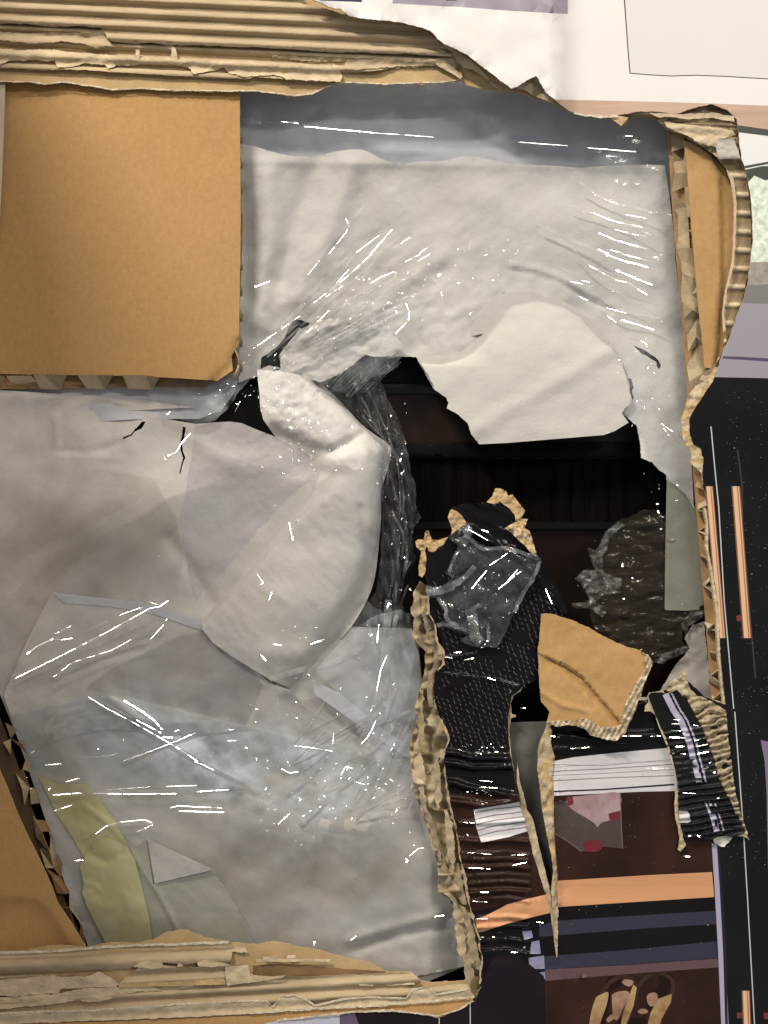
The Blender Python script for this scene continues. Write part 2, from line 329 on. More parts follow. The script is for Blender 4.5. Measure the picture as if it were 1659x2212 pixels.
sheet('turned_flap', flap, zfl, mat('foam_flap', (.58, .555, .50), .6, .05, 7, .35, 420, speck=.35, spec=.3, col2=(.54, .52, .475)), th, 5, jag=1.5, thick=.0009, label='smooth flap hanging over the top of the hole')
scrap = T('11', 60, 775, 175, 752, 170, 690, 205, 610, 262, 540, 310, 492, 400, 440, 480, 425, 600, 430, 700, 500, 800, 440, 900, 520, 980, 600, 900, 672, 790, 672, 730, 655, 640, 730, 560, 785, 430, 840, 330, 800, 180, 780)
sheet('crumpled_edge', scrap, lambda U, V: -.0235 + .0030*fbm(U/60, V/40, 77, 4) + .0012*(1-2*np.abs(fbm(U/40, V/30, 71, 3))), FOAM, th, 3.2, jag=1.6, thick=.0008, label='crumpled torn edge of the foam over the hole')

# ---- lower foam, grey in the photograph
L2 = [(-120, 835, 0), (120, 850, 0), (330, 866, 0), (420, 880, 0)] + [(a, b, 0) for a, b in T('01', 700, 1030, 900, 1030, 1100, 1080, 1280, 1110, 1400, 1100, 1500, 1095, 1580, 1105, 1659, 1140) + T('11', 130, 1190, 300, 1260, 520, 1320)] + [(740, 975, 0), (790, 1030, 0), (800, 1150, 0), (745, 1290, 0), (700, 1352, 0), (765, 1354, .6), (890, 1358, .6), (905, 1420), (910, 1500), (905, 1620), (960, 1900), (1010, 2085, 0), (900, 2130, 0), (180, 2130, 0)] + [(190, 2030, 0), (130, 1880, 0), (95, 1760, 0), (40, 1600, 0), (0, 1500, 0), (-120, 1380, 0)]
crk1 = T('01', 952, 1095, 925, 1140, 880, 1160, 860, 1185, 805, 1210, 800, 1200, 855, 1175, 875, 1150, 905, 1120, 930, 1095)
crk2 = T('01', 1192, 1128, 1213, 1132, 1205, 1190, 1190, 1240, 1195, 1290, 1210, 1330, 1190, 1390, 1178, 1440, 1172, 1430, 1183, 1380, 1195, 1330, 1180, 1290, 1176, 1240, 1190, 1180)
edge4 = T('02', 340, 550, 600, 580, 750, 595, 900, 610, 1040, 650, 1180, 690, 1320, 740, 1330, 800, 1390, 880, 1500, 960, 1620, 1020) + T('12', 100, 1140, 230, 1190, 360, 1310, 540, 1420, 720, 1520, 900, 1640)
def zf2(U, V):
    u2, v2 = rot(U, V, -32)
    z = -.0300 + .0065*fbm(U/260, V/200, 54, 3) + .0008*fbm(u2/260, v2/60, 55, 3)
    z += blob(U, V, 300, 1080, 260, 120, .005, -10) + blob(U, V, 560, 1120, 150, 110, -.005, -20)
    z += ridge(U, V, T('01', 380, 1290, 560, 1300, 700, 1265, 790, 1235), 7, -.0016) + ridge(U, V, T('01', 1200, 1130, 1350, 1280, 1500, 1350), 20, .0018)
    z += ridge(U, V, [(120, 900), (125, 985), (260, 990)], 8, .0012) + ridge(U, V, T('02', 1100, 200, 1250, 400, 1380, 620), 16, -.003)
    z += -.007*np.clip((120-U+(V-1500)*.4)/120, 0, 1)*np.clip((V-1350)/200, 0, 1) - .008*np.clip((U-940)/70, 0, 1) - .006*np.clip((V-1990)/100, 0, 1)
    return z + .0002*fbm(U/9, V/9, 41, 2)
th2 = thing('foam_sheet', 'broad greyish foam sheet below the brown board with two short cracks', 'foam sheet', (420, 1300, -.03), 'foam sheets round the cabinet')
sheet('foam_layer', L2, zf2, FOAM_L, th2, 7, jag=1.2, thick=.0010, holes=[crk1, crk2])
def zf4(U, V):
    u2, v2 = rot(U, V, 28)
    z = -.0250 + .0060*fbm(U/230, V/170, 64, 3) + .0010*fbm(u2/260, v2/55, 65, 3)
    z += ridge(U, V, [(235, 1500), (430, 1650), (560, 1740)], 16, .004) + ridge(U, V, [(330, 1700), (600, 1790), (900, 1760)], 40, .003)
    z += ridge(U, V, [(740, 1420), (880, 1560)], 16, .003) + blob(U, V, 770, 1820, 160, 90, .003)
    z += -.010*np.clip((150-U+(V-1600)*.42)/120, 0, 1)*np.clip((V-1500)/200, 0, 1) - .012*np.clip((U-930)/60, 0, 1) - .006*np.clip((V-1960)/100, 0, 1)
    z += ridge(U, V, T('13', 620, 1170, 900, 1090, 1200, 1010), 12, .003) + ridge(U, V, T('13', 680, 1210, 950, 1120, 1240, 1060), 14, -.004)
    z += ridge(U, V, edge4, 10, .0008)
    return z + .0002*fbm(U/9, V/9, 43, 2)
L4 = [(a, b, .5) for a, b in edge4] + [(905, 1640), (960, 1900), (1012, 2085, 0), (900, 2110, 0), (400, 2110, 0), (215, 2110, 0), (130, 1880, 0), (95, 1760, 0), (40, 1600, 0), (8, 1500, 0), (60, 1380, 0)]
th4 = thing('foam_sheet', 'lower grey foam sheet with slanting upper edge next to the yellow strip', 'foam sheet', (500, 1700, -.025), 'foam sheets round the cabinet')
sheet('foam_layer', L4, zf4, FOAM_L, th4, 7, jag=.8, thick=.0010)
# folded tongue of foam between the two
tong = [(a, b, 0) for a, b in smooth_line(T('11', 20, 755, 150, 765, 300, 790, 420, 840, 500, 900, 600, 1000, 700, 1110, 790, 1180, 885, 1250, 890, 1330, 860, 1450, 830, 1540, 830, 1650) + T('12', 830, 60, 815, 250, 790, 450, 740, 600, 640, 770, 520, 900, 380, 1030, 240, 1180), 3)] + \
    [(a, b, 0) for a, b in T('12', 100, 1120) + T('02', 1500, 960, 1390, 880, 1320, 790, 1320, 740, 1265, 560, 1225, 360, 1190, 180, 1175, 60) + T('01', 1215, 1560, 1225, 1450, 1250, 1330, 1262, 1220, 1275, 1125)] + [(a, b, 0) for a, b in T('01', 1400, 1100, 1500, 1095, 1580, 1105, 1659, 1140) + T('11', 138, 1194, 60, 1080, 40, 1000, 35, 900, 25, 820)]
TR = T('11', 420, 840, 600, 1000, 790, 1180, 885, 1250, 890, 1330, 860, 1450, 830, 1650)+T('12', 815, 250, 740, 600, 520, 900, 240, 1180)
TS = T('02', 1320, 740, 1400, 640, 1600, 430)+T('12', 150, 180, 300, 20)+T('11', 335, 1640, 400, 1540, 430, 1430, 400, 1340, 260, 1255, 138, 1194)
def zt(U, V):
    z = -.0225 + .0022*fbm(U/90, V/120, 92, 3) - .011*np.exp(-dist(U, V, TR)[0]/15)  + .0006*fbm((U+V)/70, (U-V)/22, 93, 2) + ridge(U, V, T('11', 640, 1140, 760, 1240, 830, 1400), 10, -.0018) + ridge(U, V, T('11', 500, 1290, 620, 1240, 700, 1180), 9, -.0022) + ridge(U, V, T('12', 200, 250, 480, 200, 780, 260), 30, -.0022) + ridge(U, V, T('12', 120, 560, 420, 640, 560, 760), 30, .0020)
    z += ridge(U, V, [(600, 880), (700, 980), (750, 1130), (680, 1280), (560, 1380)], 90, .0075)
    z += ridge(U, V, [(850, 960), (842, 1130), (800, 1260), (700, 1400)], 26, -.006)
    z += ridge(U, V, T('11', 130, 1180, 300, 1250, 480, 1300, 560, 1270, 630, 1225), 16, -.0042) + ridge(U, V, T('11', 560, 1300, 700, 1330, 760, 1450), 24, .002)
    z += ridge(U, V, T('12', 700, 0, 740, 200, 760, 400, 720, 560), 9, -.002) + ridge(U, V, T('12', 80, 940, 240, 960, 420, 900, 560, 800), 20, .0022)
    m = blob(U, V, 640, 870, 90, 90, 1); z += m*.0013*(1-2*np.abs(fbm(U/16, V/20, 97, 3)))
    d, sd = dist(U, V, TS); d = np.where(sd > 0, d, -d)
    wd_ = np.interp(V, [960, 1030, 1090, 1330], [8, 13, 4, 2.5]); b = 1/(1+np.exp(-np.clip(d/wd_-1.5, -30, 30)))
    left = zf2(U, V)+.0004+.0045*np.clip((1030-V)/120, 0, 1)*np.clip((U-420)/140, 0, 1)-.003*np.exp(-(np.clip(-d, 0, 999)/26)**2)*np.clip((V-1000)/80, 0, 1)
    z = z*b+left*(1-b)
    return z + .0002*fbm(U/9, V/9, 44, 2)
tg = thing('foam_sheet', 'folded tongue of pale foam bulging out left of the dark hole', 'foam sheet', (660, 1150, -.02), 'foam sheets round the cabinet')
sheet('folded_tongue', tong, zt, [mat('foam_pale', (.70, .67, .615), .5, .05, 12, .35, 420, speck=.3, spec=.35, col2=(.60, .575, .545)), mat('foam_pale_shaded', (.60, .57, .555), .5, .05, 12, .35, 420, speck=.3, spec=.35, col2=(.54, .515, .505))], tg, 5, jag=1.0, thick=.0010, cons=[TS+TS[::-1][1:-1]], pick=lambda U, V: (dist(U, V, TS)[1] < 0).astype(int))  # second foam is a darker copy, the fold's shade put into its colour
def veil(name, pts, zf, m, parent, jag=.3, dz=.0012, res=7): return sheet(name, [(a, b, jag) for a, b in pts], lambda U, V: zf(U, V)+dz, m, parent, res, thick=0)
V_LAV = film('ply_lavender', mc=(.6, 1.4), milk=.16, bump=.05, bscale=(20, 20, 30), mtint=(.44, .41, .44), fres=.1)
V_TAN = film('ply_tan', mc=(.5, 1.5), attr=True, bump=.05, bscale=(14, 14, 40), mtint=(.40, .36, .28), fres=.1)
V_WHT = film('ply_white', mc=(.8, 1.2), milk=.45, bump=.05, bscale=(20, 20, 20), mtint=(.76, .76, .80), fres=.1)
V_BR = film('ply_bright', mc=(.9, 1.1), milk=.72, bump=.05, bscale=(20, 20, 20), mtint=(.80, .81, .86), fres=.1)
V_BLU = film('ply_blue', mc=(.5, 1.5), milk=.26, bump=.05, bscale=(30, 30, 30), mtint=(.66, .72, .80), fres=.15)
V_GRY = film('ply_grey', mc=(.6, 1.4), milk=.30, bump=.05, bscale=(12, 12, 36), mtint=(.33, .31, .33), fres=.1)
veil('foam_ply', T('02', 340, 552, 620, 585, 900, 612, 1180, 692, 1320, 745, 1325, 800, 1230, 770, 1000, 690, 700, 640, 420, 620), zf4, V_BR, th4)
veil('foam_ply', T('02', 700, 1060, 1180, 830, 1320, 800, 1400, 890, 1600, 1010)+T('12', 60, 1150, 0, 1300)+T('02', 1600, 1420, 1200, 1310, 900, 1250, 560, 1180), zf4, V_GRY, th4, jag=1.5)
veil('foam_ply', T('12', 20, 1150, 230, 1190, 360, 1310, 540, 1420, 700, 1510, 560, 1560, 300, 1500, 0, 1420), zf4, V_LAV, th4)
veil('foam_ply', T('02', 60, 1350, 580, 1236, 900, 1260, 1500, 1400)+T('12', 200, 1480, 800, 1640, 900, 1660)+T('13', 860, 160, 500, 100, 0, 60)+T('03', 1500, 200, 800, 160, 200, 60), zf4, V_BLU, th4, jag=1)
veil('foam_ply', T('12', 640, 790, 870, 790, 1030, 800, 1080, 960, 1100, 1150, 1060, 1300, 1030, 1560, 860, 1480, 560, 1220, 400, 1060), zf4, V_WHT, th4, dz=.0035)
veil('foam_ply', T('12', 380, 1120, 560, 1210, 860, 1460, 1030, 1560, 1020, 1640, 800, 1500, 560, 1330, 400, 1220), zf4, V_BR, th4, dz=.0048)
sheet('foam_ply', T('02', -200, -300, 500, -300, 1000, -200, 1150, 60, 1200, 300, 1150, 600, 900, 600, 600, 575, 340, 548, 200, 900, -200, 1000), lambda U, V: zf2(U, V)+.0012, V_TAN, th2, 9, thick=0, attrf=lambda U, V: np.clip(blob(U, V, 170, 1180, 240, 120, .42, -12)-.04, 0, 1))
sheet('foam_ply', T('13', -700, 60, 100, 20, 700, 60, 1040, 240, 1150, 560, 1200, 800, 1150, 1150, 300, 1200, -500, 1200, -700, 400), lambda U, V: zf4(U, V)+.0012, V_TAN, th4, 9, thick=0, attrf=lambda U, V: np.clip(blob(U, V, 640, 1880, 300, 95, .50, -6)-.04, 0, 1))
# yellow strip, small turned corner, pale greenish sheet
yl = thing('paper_strip', 'crumpled yellow paper strip stuck to the foam at lower left', 'paper strip', (200, 1850, -.022))
def zy(U, V): return zf4(U, V) + .0022 + .0008*fbm(U/26, V/40, 33, 3) + ridge(U, V, T('03', 560, 290, 700, 400, 830, 530), 6, .0016) + ridge(U, V, T('03', 590, 600, 700, 660, 800, 600), 9, -.0018) + ridge(U, V, T('03', 560, 790, 640, 820, 590, 860), 6, .0014)
sheet('upper_piece', [(a, b, .3) for a, b in T('03', 250, 90, 380, 145, 570, 145, 650, 240, 760, 400, 830, 540, 700, 640, 545, 620, 480, 500, 370, 340, 310, 210)], zy, YEL, yl, 5, thick=.0005)
sheet('lower_piece', [(a, b, .5) for a, b in T('03', 640, 470, 830, 545, 880, 640, 930, 830, 970, 1000, 1000, 1190, 1000, 1250, 700, 1250, 690, 1180, 570, 950, 540, 860, 545, 780, 520, 680, 560, 610)], lambda U, V: zy(U, V)+.0016, YEL, yl, 5, thick=.0005)
tc = thing('foam_offcut', 'small pale triangle of turned foam right of the yellow strip', 'foam offcut', (370, 1870, -.022))
sheet('turned_corner', [(a, b, 0) for a, b in T('03', 965, 505, 1395, 705, 1010, 795)], lambda U, V: zf4(U, V)+.0030+.0022*np.clip((U-318)/140, 0, 1), FOAM_L, tc, 5, thick=.0006)
sheet('flat_layer', [(a, b, 0) for a, b in T('03', 830, 550, 880, 560, 955, 510, 1000, 800, 1395, 712, 1450, 790, 1580, 1000, 1659, 1160, 1659, 1260, 1000, 1260, 930, 830)], lambda U, V: zf4(U, V)+.0014+ridge(U, V, T('03', 830, 520, 940, 720, 1060, 900, 1160, 1100), 5, .0025), mat('greenish_paper', (.50, .49, .40), .6, .06, 20, .3, 300), tc, 5, thick=.0005)
# ================================================================ honeycomb boards
def hwall(parent, path, z0, z1, lean=(0, 0), t=.0006, mt=None, name='cell_wall'):
    """one paper wall of the honeycomb: a ribbon standing on edge between the two faces"""
    n = len(path); U = np.array([p[0] for p in path]); V = np.array([p[1] for p in path]); R = []
    for j in range(4):
        q = j/3; R.append(P(U+lean[0]*q+(1.5*np.sin(j*2.1+U/9) if 0 < j < 3 else 0), V+lean[1]*q+(1.2*np.cos(j*1.7+V/7) if 0 < j < 3 else 0), np.full(n, z0+(z1-z0)*q)))
    co = np.concatenate(R); f = [[j*n+i, j*n+i+1, (j+1)*n+i+1, (j+1)*n+i] for j in range(3) for i in range(n-1)]
    o = mesh_obj(name, co, f, mt or K_HON, parent); s = o.modifiers.new('t', 'SOLIDIFY'); s.thickness = t; return o
pad = thing('honeycomb_board', 'tan square board at upper left with a crushed lower right corner', 'board', (250, 500, -.012), 'honeycomb boards')
def zpad(U, V):
    z = -.0105 + .0008*fbm(U/260, V/260, 7, 3) + .0012*np.exp(-(((U-360)/260)**2)) - .0105*np.clip((300-U+(V-250)*.55)/560, 0, 1)**1.3
    z += -.0020*np.exp(-np.clip(842-V-30, 0, 99)/14)*0
    return z + ridge(U, V, [(450, 835), (497, 795), (516, 740)], 9, -.0025)
sheet('face_sheet', [(15, 120, 0), (517, 120, .4), (520, 470, .4), (516, 742, .8), (500, 770, .6), (503, 800, .6), (470, 822, .6), (300, 812, .6), (0, 808, .4), (-120, 806, 0), (-120, 120, 0)], zpad, K_PAD, pad, 9, thick=.0012, rim=K_LIN)
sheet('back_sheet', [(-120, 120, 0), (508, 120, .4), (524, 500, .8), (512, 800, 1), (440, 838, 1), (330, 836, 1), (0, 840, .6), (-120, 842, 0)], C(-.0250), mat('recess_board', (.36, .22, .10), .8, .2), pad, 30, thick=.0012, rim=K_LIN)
def lean(v0, z0, v1, z1): return lambda U, V: z0+(z1-z0)*np.clip((V-v0)/(v1-v0), 0, 1)+.0006*fbm(U/12, V/12, 5)
for q, mt_, dz in (((40, 795, 200, 795, 235, 832, 120, 850, 70, 838), K_PALE, 0), ((215, 790, 302, 790, 392, 886, 262, 880), K_PALE, 0), ((302, 790, 440, 790, 415, 830, 405, 882, 392, 886), K_HON, .001),
                   ((505, 790, 640, 790, 686, 882, 565, 880), K_PALE, 0), ((640, 790, 740, 790, 715, 830, 688, 880), K_HON, .001), ((800, 790, 955, 790, 1002, 886, 835, 880), K_PALE, 0), ((955, 795, 1050, 795, 1015, 850, 1002, 880), K_HON, .001),
                   ((-260, 790, -80, 790, -50, 880, -200, 880), K_PALE, 0), ((-60, 790, 30, 795, 10, 850, -40, 880), K_HON, 0)):
    sheet('cell_wall', [(x, y, .5) for x, y in T('01', *q)], lean(806, -.0125+dz, 842, -.0243+dz), mt_, pad, 8, thick=.0006)
for i in range(11):                        # and along its right edge
    y = 205+i*55
    hwall(pad, [(508, y), (516, y+20), (516, y+34)], -.0125, -.021, (8, 16)); hwall(pad, [(516, y+34), (511, y+46), (506, y+58)], -.0125, -.021, (7, 9), mt=K_PALE)
sheet('edge_strip', [(-120, 190, 0), (11, 180, .3), (8, 280, .3), (3, 400, .3), (-3, 500, .3), (-120, 520, 0)], C(-.0085), mat('pale_board', (.62, .52, .40), .7, .08), pad, 20, thick=.001, label='thin pale upright strip at the far edge of the board')
pad2 = thing('honeycomb_board', 'brown slanting board at the lower left corner beside the yellow strip', 'board', (60, 1850, -.015), 'honeycomb boards')
def zpad2(U, V):
    z = -.0115+.0006*fbm(U/90, V/90, 3)
    d, s = dist(U, V, T('03', 0, 890, 120, 880, 250, 900, 320, 960, 400, 1080, 470, 1200)); return z-np.where(s > 0, .0045*(1-np.exp(-d/18)), 0)
sheet('face_sheet', [(-120, 1350, 0), (-40, 1540, .3)]+[(a, b, .4) for a, b in T('03', 0, 60, 50, 170, 110, 330, 180, 480, 260, 640, 340, 820, 375, 920, 470, 1060, 550, 1200, 560, 1260)]+[(-120, 2090, 0)], zpad2, K_PAD, pad2, 7, thick=.0012, rim=K_LIN)
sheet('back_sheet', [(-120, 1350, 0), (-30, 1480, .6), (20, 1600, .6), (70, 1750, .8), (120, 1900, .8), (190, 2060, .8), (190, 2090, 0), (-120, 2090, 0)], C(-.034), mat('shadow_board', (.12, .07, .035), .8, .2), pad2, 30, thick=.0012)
def crumple(parent, vs, fl_, fr_, z, amp, seed, cols=3, skip=0.0, mats_=None, rows=3):
    """crushed honeycomb paper: flat facets between sharp creases, a few rows to each piece"""
    g_ = random.Random(seed); grid = []
    for v in vs: grid.append([(fl_(v)+(fr_(v)-fl_(v))*(j/(cols-1))+g_.uniform(-5, 5), v+g_.uniform(-9, 9), z+g_.uniform(-amp, amp)) for j in range(cols)])
    ms = mats_ or [K_HON, K_PALE, K_LIN]
    for r0 in range(0, len(vs)-1, rows):
        co = []; fc = []; mi = []
        for r in range(r0, min(r0+rows, len(vs)-1)):
            for j in range(cols-1):
                q = [grid[r][j], grid[r][j+1], grid[r+1][j+1], grid[r+1][j]]
                for t in ([(0, 3, 2), (0, 2, 1)] if g_.random() < .5 else [(0, 3, 1), (1, 3, 2)]):
                    if g_.random() < skip: continue
                    i0 = len(co); co += [P(np.array(float(q[k][0])), np.array(float(q[k][1])), np.array(float(q[k][2]))).tolist() for k in t]; fc.append((i0, i0+1, i0+2)); mi.append(g_.choice(range(len(ms))))
        if fc:
            o = mesh_obj('crumpled_cell', co, fc, ms, parent, mi, smooth=False); m_ = o.modifiers.new('t', 'SOLIDIFY'); m_.thickness = .0005
crumple(pad2, [1570+i*33 for i in range(16)], lambda v: np.interp(v, [1560, 2060], [-6, 168]), lambda v: np.interp(v, [1560, 2060], [30, 196]), -.027, .003, 4, skip=.5, mats_=[K_HON, K_DARK, K_EDGE])
# right-hand board
pr = thing('honeycomb_board', 'narrow upright board with open honeycomb edge between film and right carton edge', 'board', (1500, 800, -.015), 'honeycomb boards')
uL = lambda v: np.interp(v, [240, 400, 560, 700, 900, 1100, 1400, 1600], [1442, 1450, 1462, 1476, 1490, 1505, 1530, 1545])
uR = lambda v: np.interp(v, [240, 400, 560, 700, 830, 900, 1100, 1400, 1600], [1486, 1492, 1500, 1508, 1520, 1530, 1552, 1575, 1590])
sheet('back_sheet', [(float(uL(v))-1, v, .4) for v in range(240, 1600, 60)]+[(1640, 1600, 0), (1640, 240, 0)], C(-.0185), mat('shadow_board2', (.48, .29, .13), .8, .2), pr, 20, thick=.001)
rr = random.Random(5); v = 880; k = 0
while v < 1590:
    st = 36+rr.uniform(-12, 16); a = float(uL(v))+2; b = float(uR(v+st)); a2 = float(uL(v+2*st))+2
    hwall(pr, [(a, v+rr.uniform(-4, 4)), ((a+b)/2, v+st*.45+rr.uniform(-8, 8)), (b, v+st)], -.0105-rr.uniform(0, .003), -.0180, (rr.uniform(-6, 4), rr.uniform(-16, 16)), mt=[K_HON, K_PALE, K_LIN][k % 3])
    if k % 3 != 1: hwall(pr, [(b, v+st), ((a2+b)/2, v+st*1.5+rr.uniform(-6, 6)), (a2, v+2*st)], -.0105-rr.uniform(0, .003), -.0180, (rr.uniform(-6, 4), rr.uniform(-16, 16)), mt=[K_LIN, K_HON, K_PALE][k % 3])
    v += st*1.9; k += 1
crumple(pr, [258+i*31 for i in range(21)], lambda v: float(uL(v))+5, lambda v: float(uR(v))+14, -.0140, .0035, 9, cols=3, skip=.10, mats_=[K_HON, K_EDGE, K_HON, K_MED])
def crumb(parent, cx, cy, r, z, seed, mt=K_PALE, name='paper_shred', tilt=.004, asp=1.6, ang=0):
    g = random.Random(seed); n = 7; o = []
    for i in range(n):
        a = 2*math.pi*i/n; q = r*g.uniform(.6, 1.15); x, y = q*math.cos(a)*asp, q*math.sin(a); c, s = math.cos(ang), math.sin(ang); o.append((cx+x*c-y*s, cy+x*s+y*c, 1.5))
    tx, ty = g.uniform(-1, 1)*tilt/r, g.uniform(-1, 1)*tilt/r
    return sheet(name, o, lambda U, V: z+(U-cx)*tx+(V-cy)*ty+.0018*fbm(U/9, V/9, seed, 2), mt, parent, max(2.2, r/4), jag=1.5, thick=.0004)
sheet('face_sheet', [(a, b, .5) for a, b in T('20', 1120, 895, 1200, 920, 1300, 1000, 1390, 1090, 1440, 1250, 1450, 1400, 1450, 1619)+T('21', 1440, 0, 1400, 180, 1385, 320, 1375, 450, 1395, 520, 1380, 600, 1340, 690, 1310, 730, 1255, 725, 1240, 560, 1215, 330, 1195, 100)+T('20', 1185, 1600, 1160, 1300, 1140, 1050)],
      lambda U, V: -.0095+.0008*fbm(U/60, V/90, 4)-.0045*np.clip((U-np.interp(V, [300, 380, 600, 800], [1520, 1550, 1555, 1540]))/10, 0, 1), K_PAD, pr, 5, thick=.0012, rim=K_LIN)
# ================================================================ the printed carton wall
car = thing('printed_carton', 'torn printed furniture carton with a ragged hole, cream above and black wardrobe picture at right', 'carton', (1600, 1500, 0))
def pm(name, col, rough=.32, **k): return mat(name, col, rough, k.pop('var', .015), k.pop('scale', 8), .05, 500, spec=.4 if col[0] > .1 else .2, **k)
def cl(f, *a): p = T(f, *a); return smooth_line(p+[p[0]], 4)[:-1]
PR = {}
PM = []; PP = []
def pr_(name, polys, m):
    """one printed area of the artwork: outlines in picture units and its ink"""
    if name not in PR: PR[name] = len(PM); PM.append(m)
    for p in polys: PP.append((PR[name], p))
def band(pts, wd):
    L = []; R = []
    for i, (x, y) in enumerate(pts):
        a = pts[max(0, i-1)]; b = pts[min(len(pts)-1, i+1)]; n = math.hypot(b[0]-a[0], b[1]-a[1]); nx, ny = -(b[1]-a[1])/n, (b[0]-a[0])/n
        L.append((x+nx*wd/2, y+ny*wd/2)); R.append((x-nx*wd/2, y-ny*wd/2))
    return L+R[::-1]
pr_('cream', [], pm('ink_cream', (.76, .73, .69), .45))
LAV = pm('ink_lavender', (.33, .29, .34)); BK = pm('ink_black', (.012, .012, .013), .22, var=.3); NAVY = pm('ink_navy', (.040, .040, .062), .25)
BRN = pm('ink_dark_brown', (.040, .016, .011), .25, var=.35, scale=14); ORG = mat('ink_orange', (.68, .34, .17), .3, .10, 14, .05, 300, stretch=(.3, 1, 4))
BK2 = pm('ink_blackbrown', (.0095, .0075, .0085), .16, var=.3)
pr_('strip', [T('10', 430, -60, 705, -60, 705, 14, 430, 3)], pm('ink_plum', (.05, .04, .10)))
pr_('lav', [T('10', 905, -60, 1150, -60, 1659, -60)+T('20', 382, -60, 382, 90, 0, 68)+T('10', 1400, 50, 905, 22)], LAV)
pr_('lavd', [T('10', 1230, -60, 1350, -60, 1325, 4, 1255, 4)], BK)
pr_('line', [band(T('20', 738, -60, 752, 120, 765, 300, 779, 467), 2.6), band(T('20', 779, 467, 900, 477, 1040, 485, 1200, 480, 1400, 488, 1800, 512), 2.2)], pm('ink_line', (.03, .03, .03)))
pr_('boxfill', [T('20', 743, -60, 1800, -60, 1800, 508, 1400, 484, 1200, 476, 1040, 481, 900, 473, 782, 463, 768, 300)], pm('ink_cream_grey', (.70, .655, .63), .45))
pr_('woodstrip', [T('20', -100, 620, 320, 635, 900, 648, 1300, 660, 1800, 680, 1800, 850, 1470, 812, 1000, 800, -100, 790)], mat('ink_pinkwood', (.52, .36, .27), .4, .16, 20, 0, 0, col2=(.42, .27, .19), stretch=(.4, 1, 5)))
pr_('darkline', [T('20', 1400, 797, 1475, 800, 1800, 845, 1800, 885, 1475, 845, 1400, 840), T('20', 1500, 1060, 1800, 1005, 1800, 1020, 1510, 1075), T('20', 1480, 912, 1800, 840, 1800, 850, 1480, 921), T('20', 1500, 1085, 1620, 1060, 1800, 1050, 1800, 1130, 1640, 1150, 1570, 1120, 1520, 1190)], pm('ink_darkgreen', (.05, .055, .045)))
pr_('white', [T('20', 1400, 846, 1475, 850, 1800, 890, 1800, 1000, 1400, 1075)], pm('ink_white', (.74, .72, .70)))
rug = mat('ink_rug', (.80, .82, .72), .5, .35, 210, 0, 0, col2=(.42, .50, .38))
pr_('rug', [T('20', 1500, 1190, 1570, 1125, 1640, 1155, 1800, 1135, 1800, 1700, 1500, 1700)+T('21', 1500, 60)], rug)
pr_('greyband', [T('21', 1400, 60, 1800, 45, 1800, 190, 1400, 200)], mat('ink_mottle', (.42, .36, .31), .4, .4, 60, 0, 0))
pr_('greyband2', [T('21', 1400, 200, 1800, 190, 1800, 325, 1480, 312, 1400, 312)], pm('ink_grey', (.20, .19, .185)))
pr_('wall', [T('21', 1200, 312, 1480, 312, 1800, 325, 1800, 795, 1300, 785, 1200, 785)], pm('ink_wall', (.32, .295, .33)))
pr_('wallline', [T('21', 1370, 652, 1480, 655, 1800, 675, 1800, 695, 1370, 668)], pm('ink_wallline', (.10, .07, .13)))
pr_('wardrobe', [T('21', 1100, 785, 1300, 785, 1800, 795, 1800, 1700)+T('22', 1800, 1700)+T('23', 1800, 1800, 1412, 1800, 1385, 1200, 1360, 800, 1335, 530, 1300, 530, 1310, 700)+T('22', 1300, 1400, 1250, 800)+T('21', 1150, 1200)], BK)
pr_('doorline', [band(T('21', 1295, 1100, 1320, 1370, 1345, 1619)+T('22', 1380, 600, 1440, 1280), 2.4), band(T('22', 1447, 1300, 1470, 1619)+T('23', 1500, 400, 1530, 900, 1580, 1800), 2.4)], pm('ink_silver', (.55, .58, .55)))
pr_('gap', [band(T('21', 1465, 1250, 1495, 1480)+T('22', 1495, 100, 1545, 700, 1580, 1090), 3.2), band(T('13', 1312, 280, 1380, 520, 1450, 760, 1520, 1000, 1590, 1240, 1600, 1800), 5)], pm('ink_gap', (.045, .043, .045)))
COP = mat('ink_copper', (.50, .19, .09), .3, .1, 40, 0, 0); CRE = pm('ink_copper_light', (.74, .49, .30)); COD = pm('ink_copper_dark', (.26, .09, .045))
def handle(a, b, wd, sl=0):
    (x0, y0), (x1, y1) = a, b
    for f0, f1, nm, m in ((0, .16, 'copd', COD), (.16, .62, 'cope', CRE), (.62, .78, 'cop', COP), (.78, .88, 'cope', CRE), (.88, 1, 'copd', COD)):
        pr_(nm, [[(x0+wd*f0, y0), (x0+wd*f1, y0), (x1+wd*f1, y1), (x1+wd*f0, y1)]], m)
handle(T('21', 1258, 1482)[0], T('22', 1340, 830)[0], 17); handle(T('21', 1425, 1482)[0], T('22', 1498, 830)[0], 19); handle(T('23', 1490, 1460)[0], T('23', 1503, 1800)[0], 18)
pr_('stub', [T('22', 1455, 690, 1480, 680, 1490, 700, 1485, 722, 1462, 722), T('23', 1460, 1600, 1492, 1598, 1492, 1635, 1462, 1635), T('23', 1630, 1600, 1800, 1595, 1800, 1640, 1635, 1640)], pm('ink_stub', (.20, .035, .02)))
pr_('purpleedge', [T('22', 1612, 1480, 1700, 1500, 1700, 1700)+T('23', 1700, 0, 1660, 700, 1650, 200, 1638, 0)], pm('ink_purple', (.22, .17, .25)))
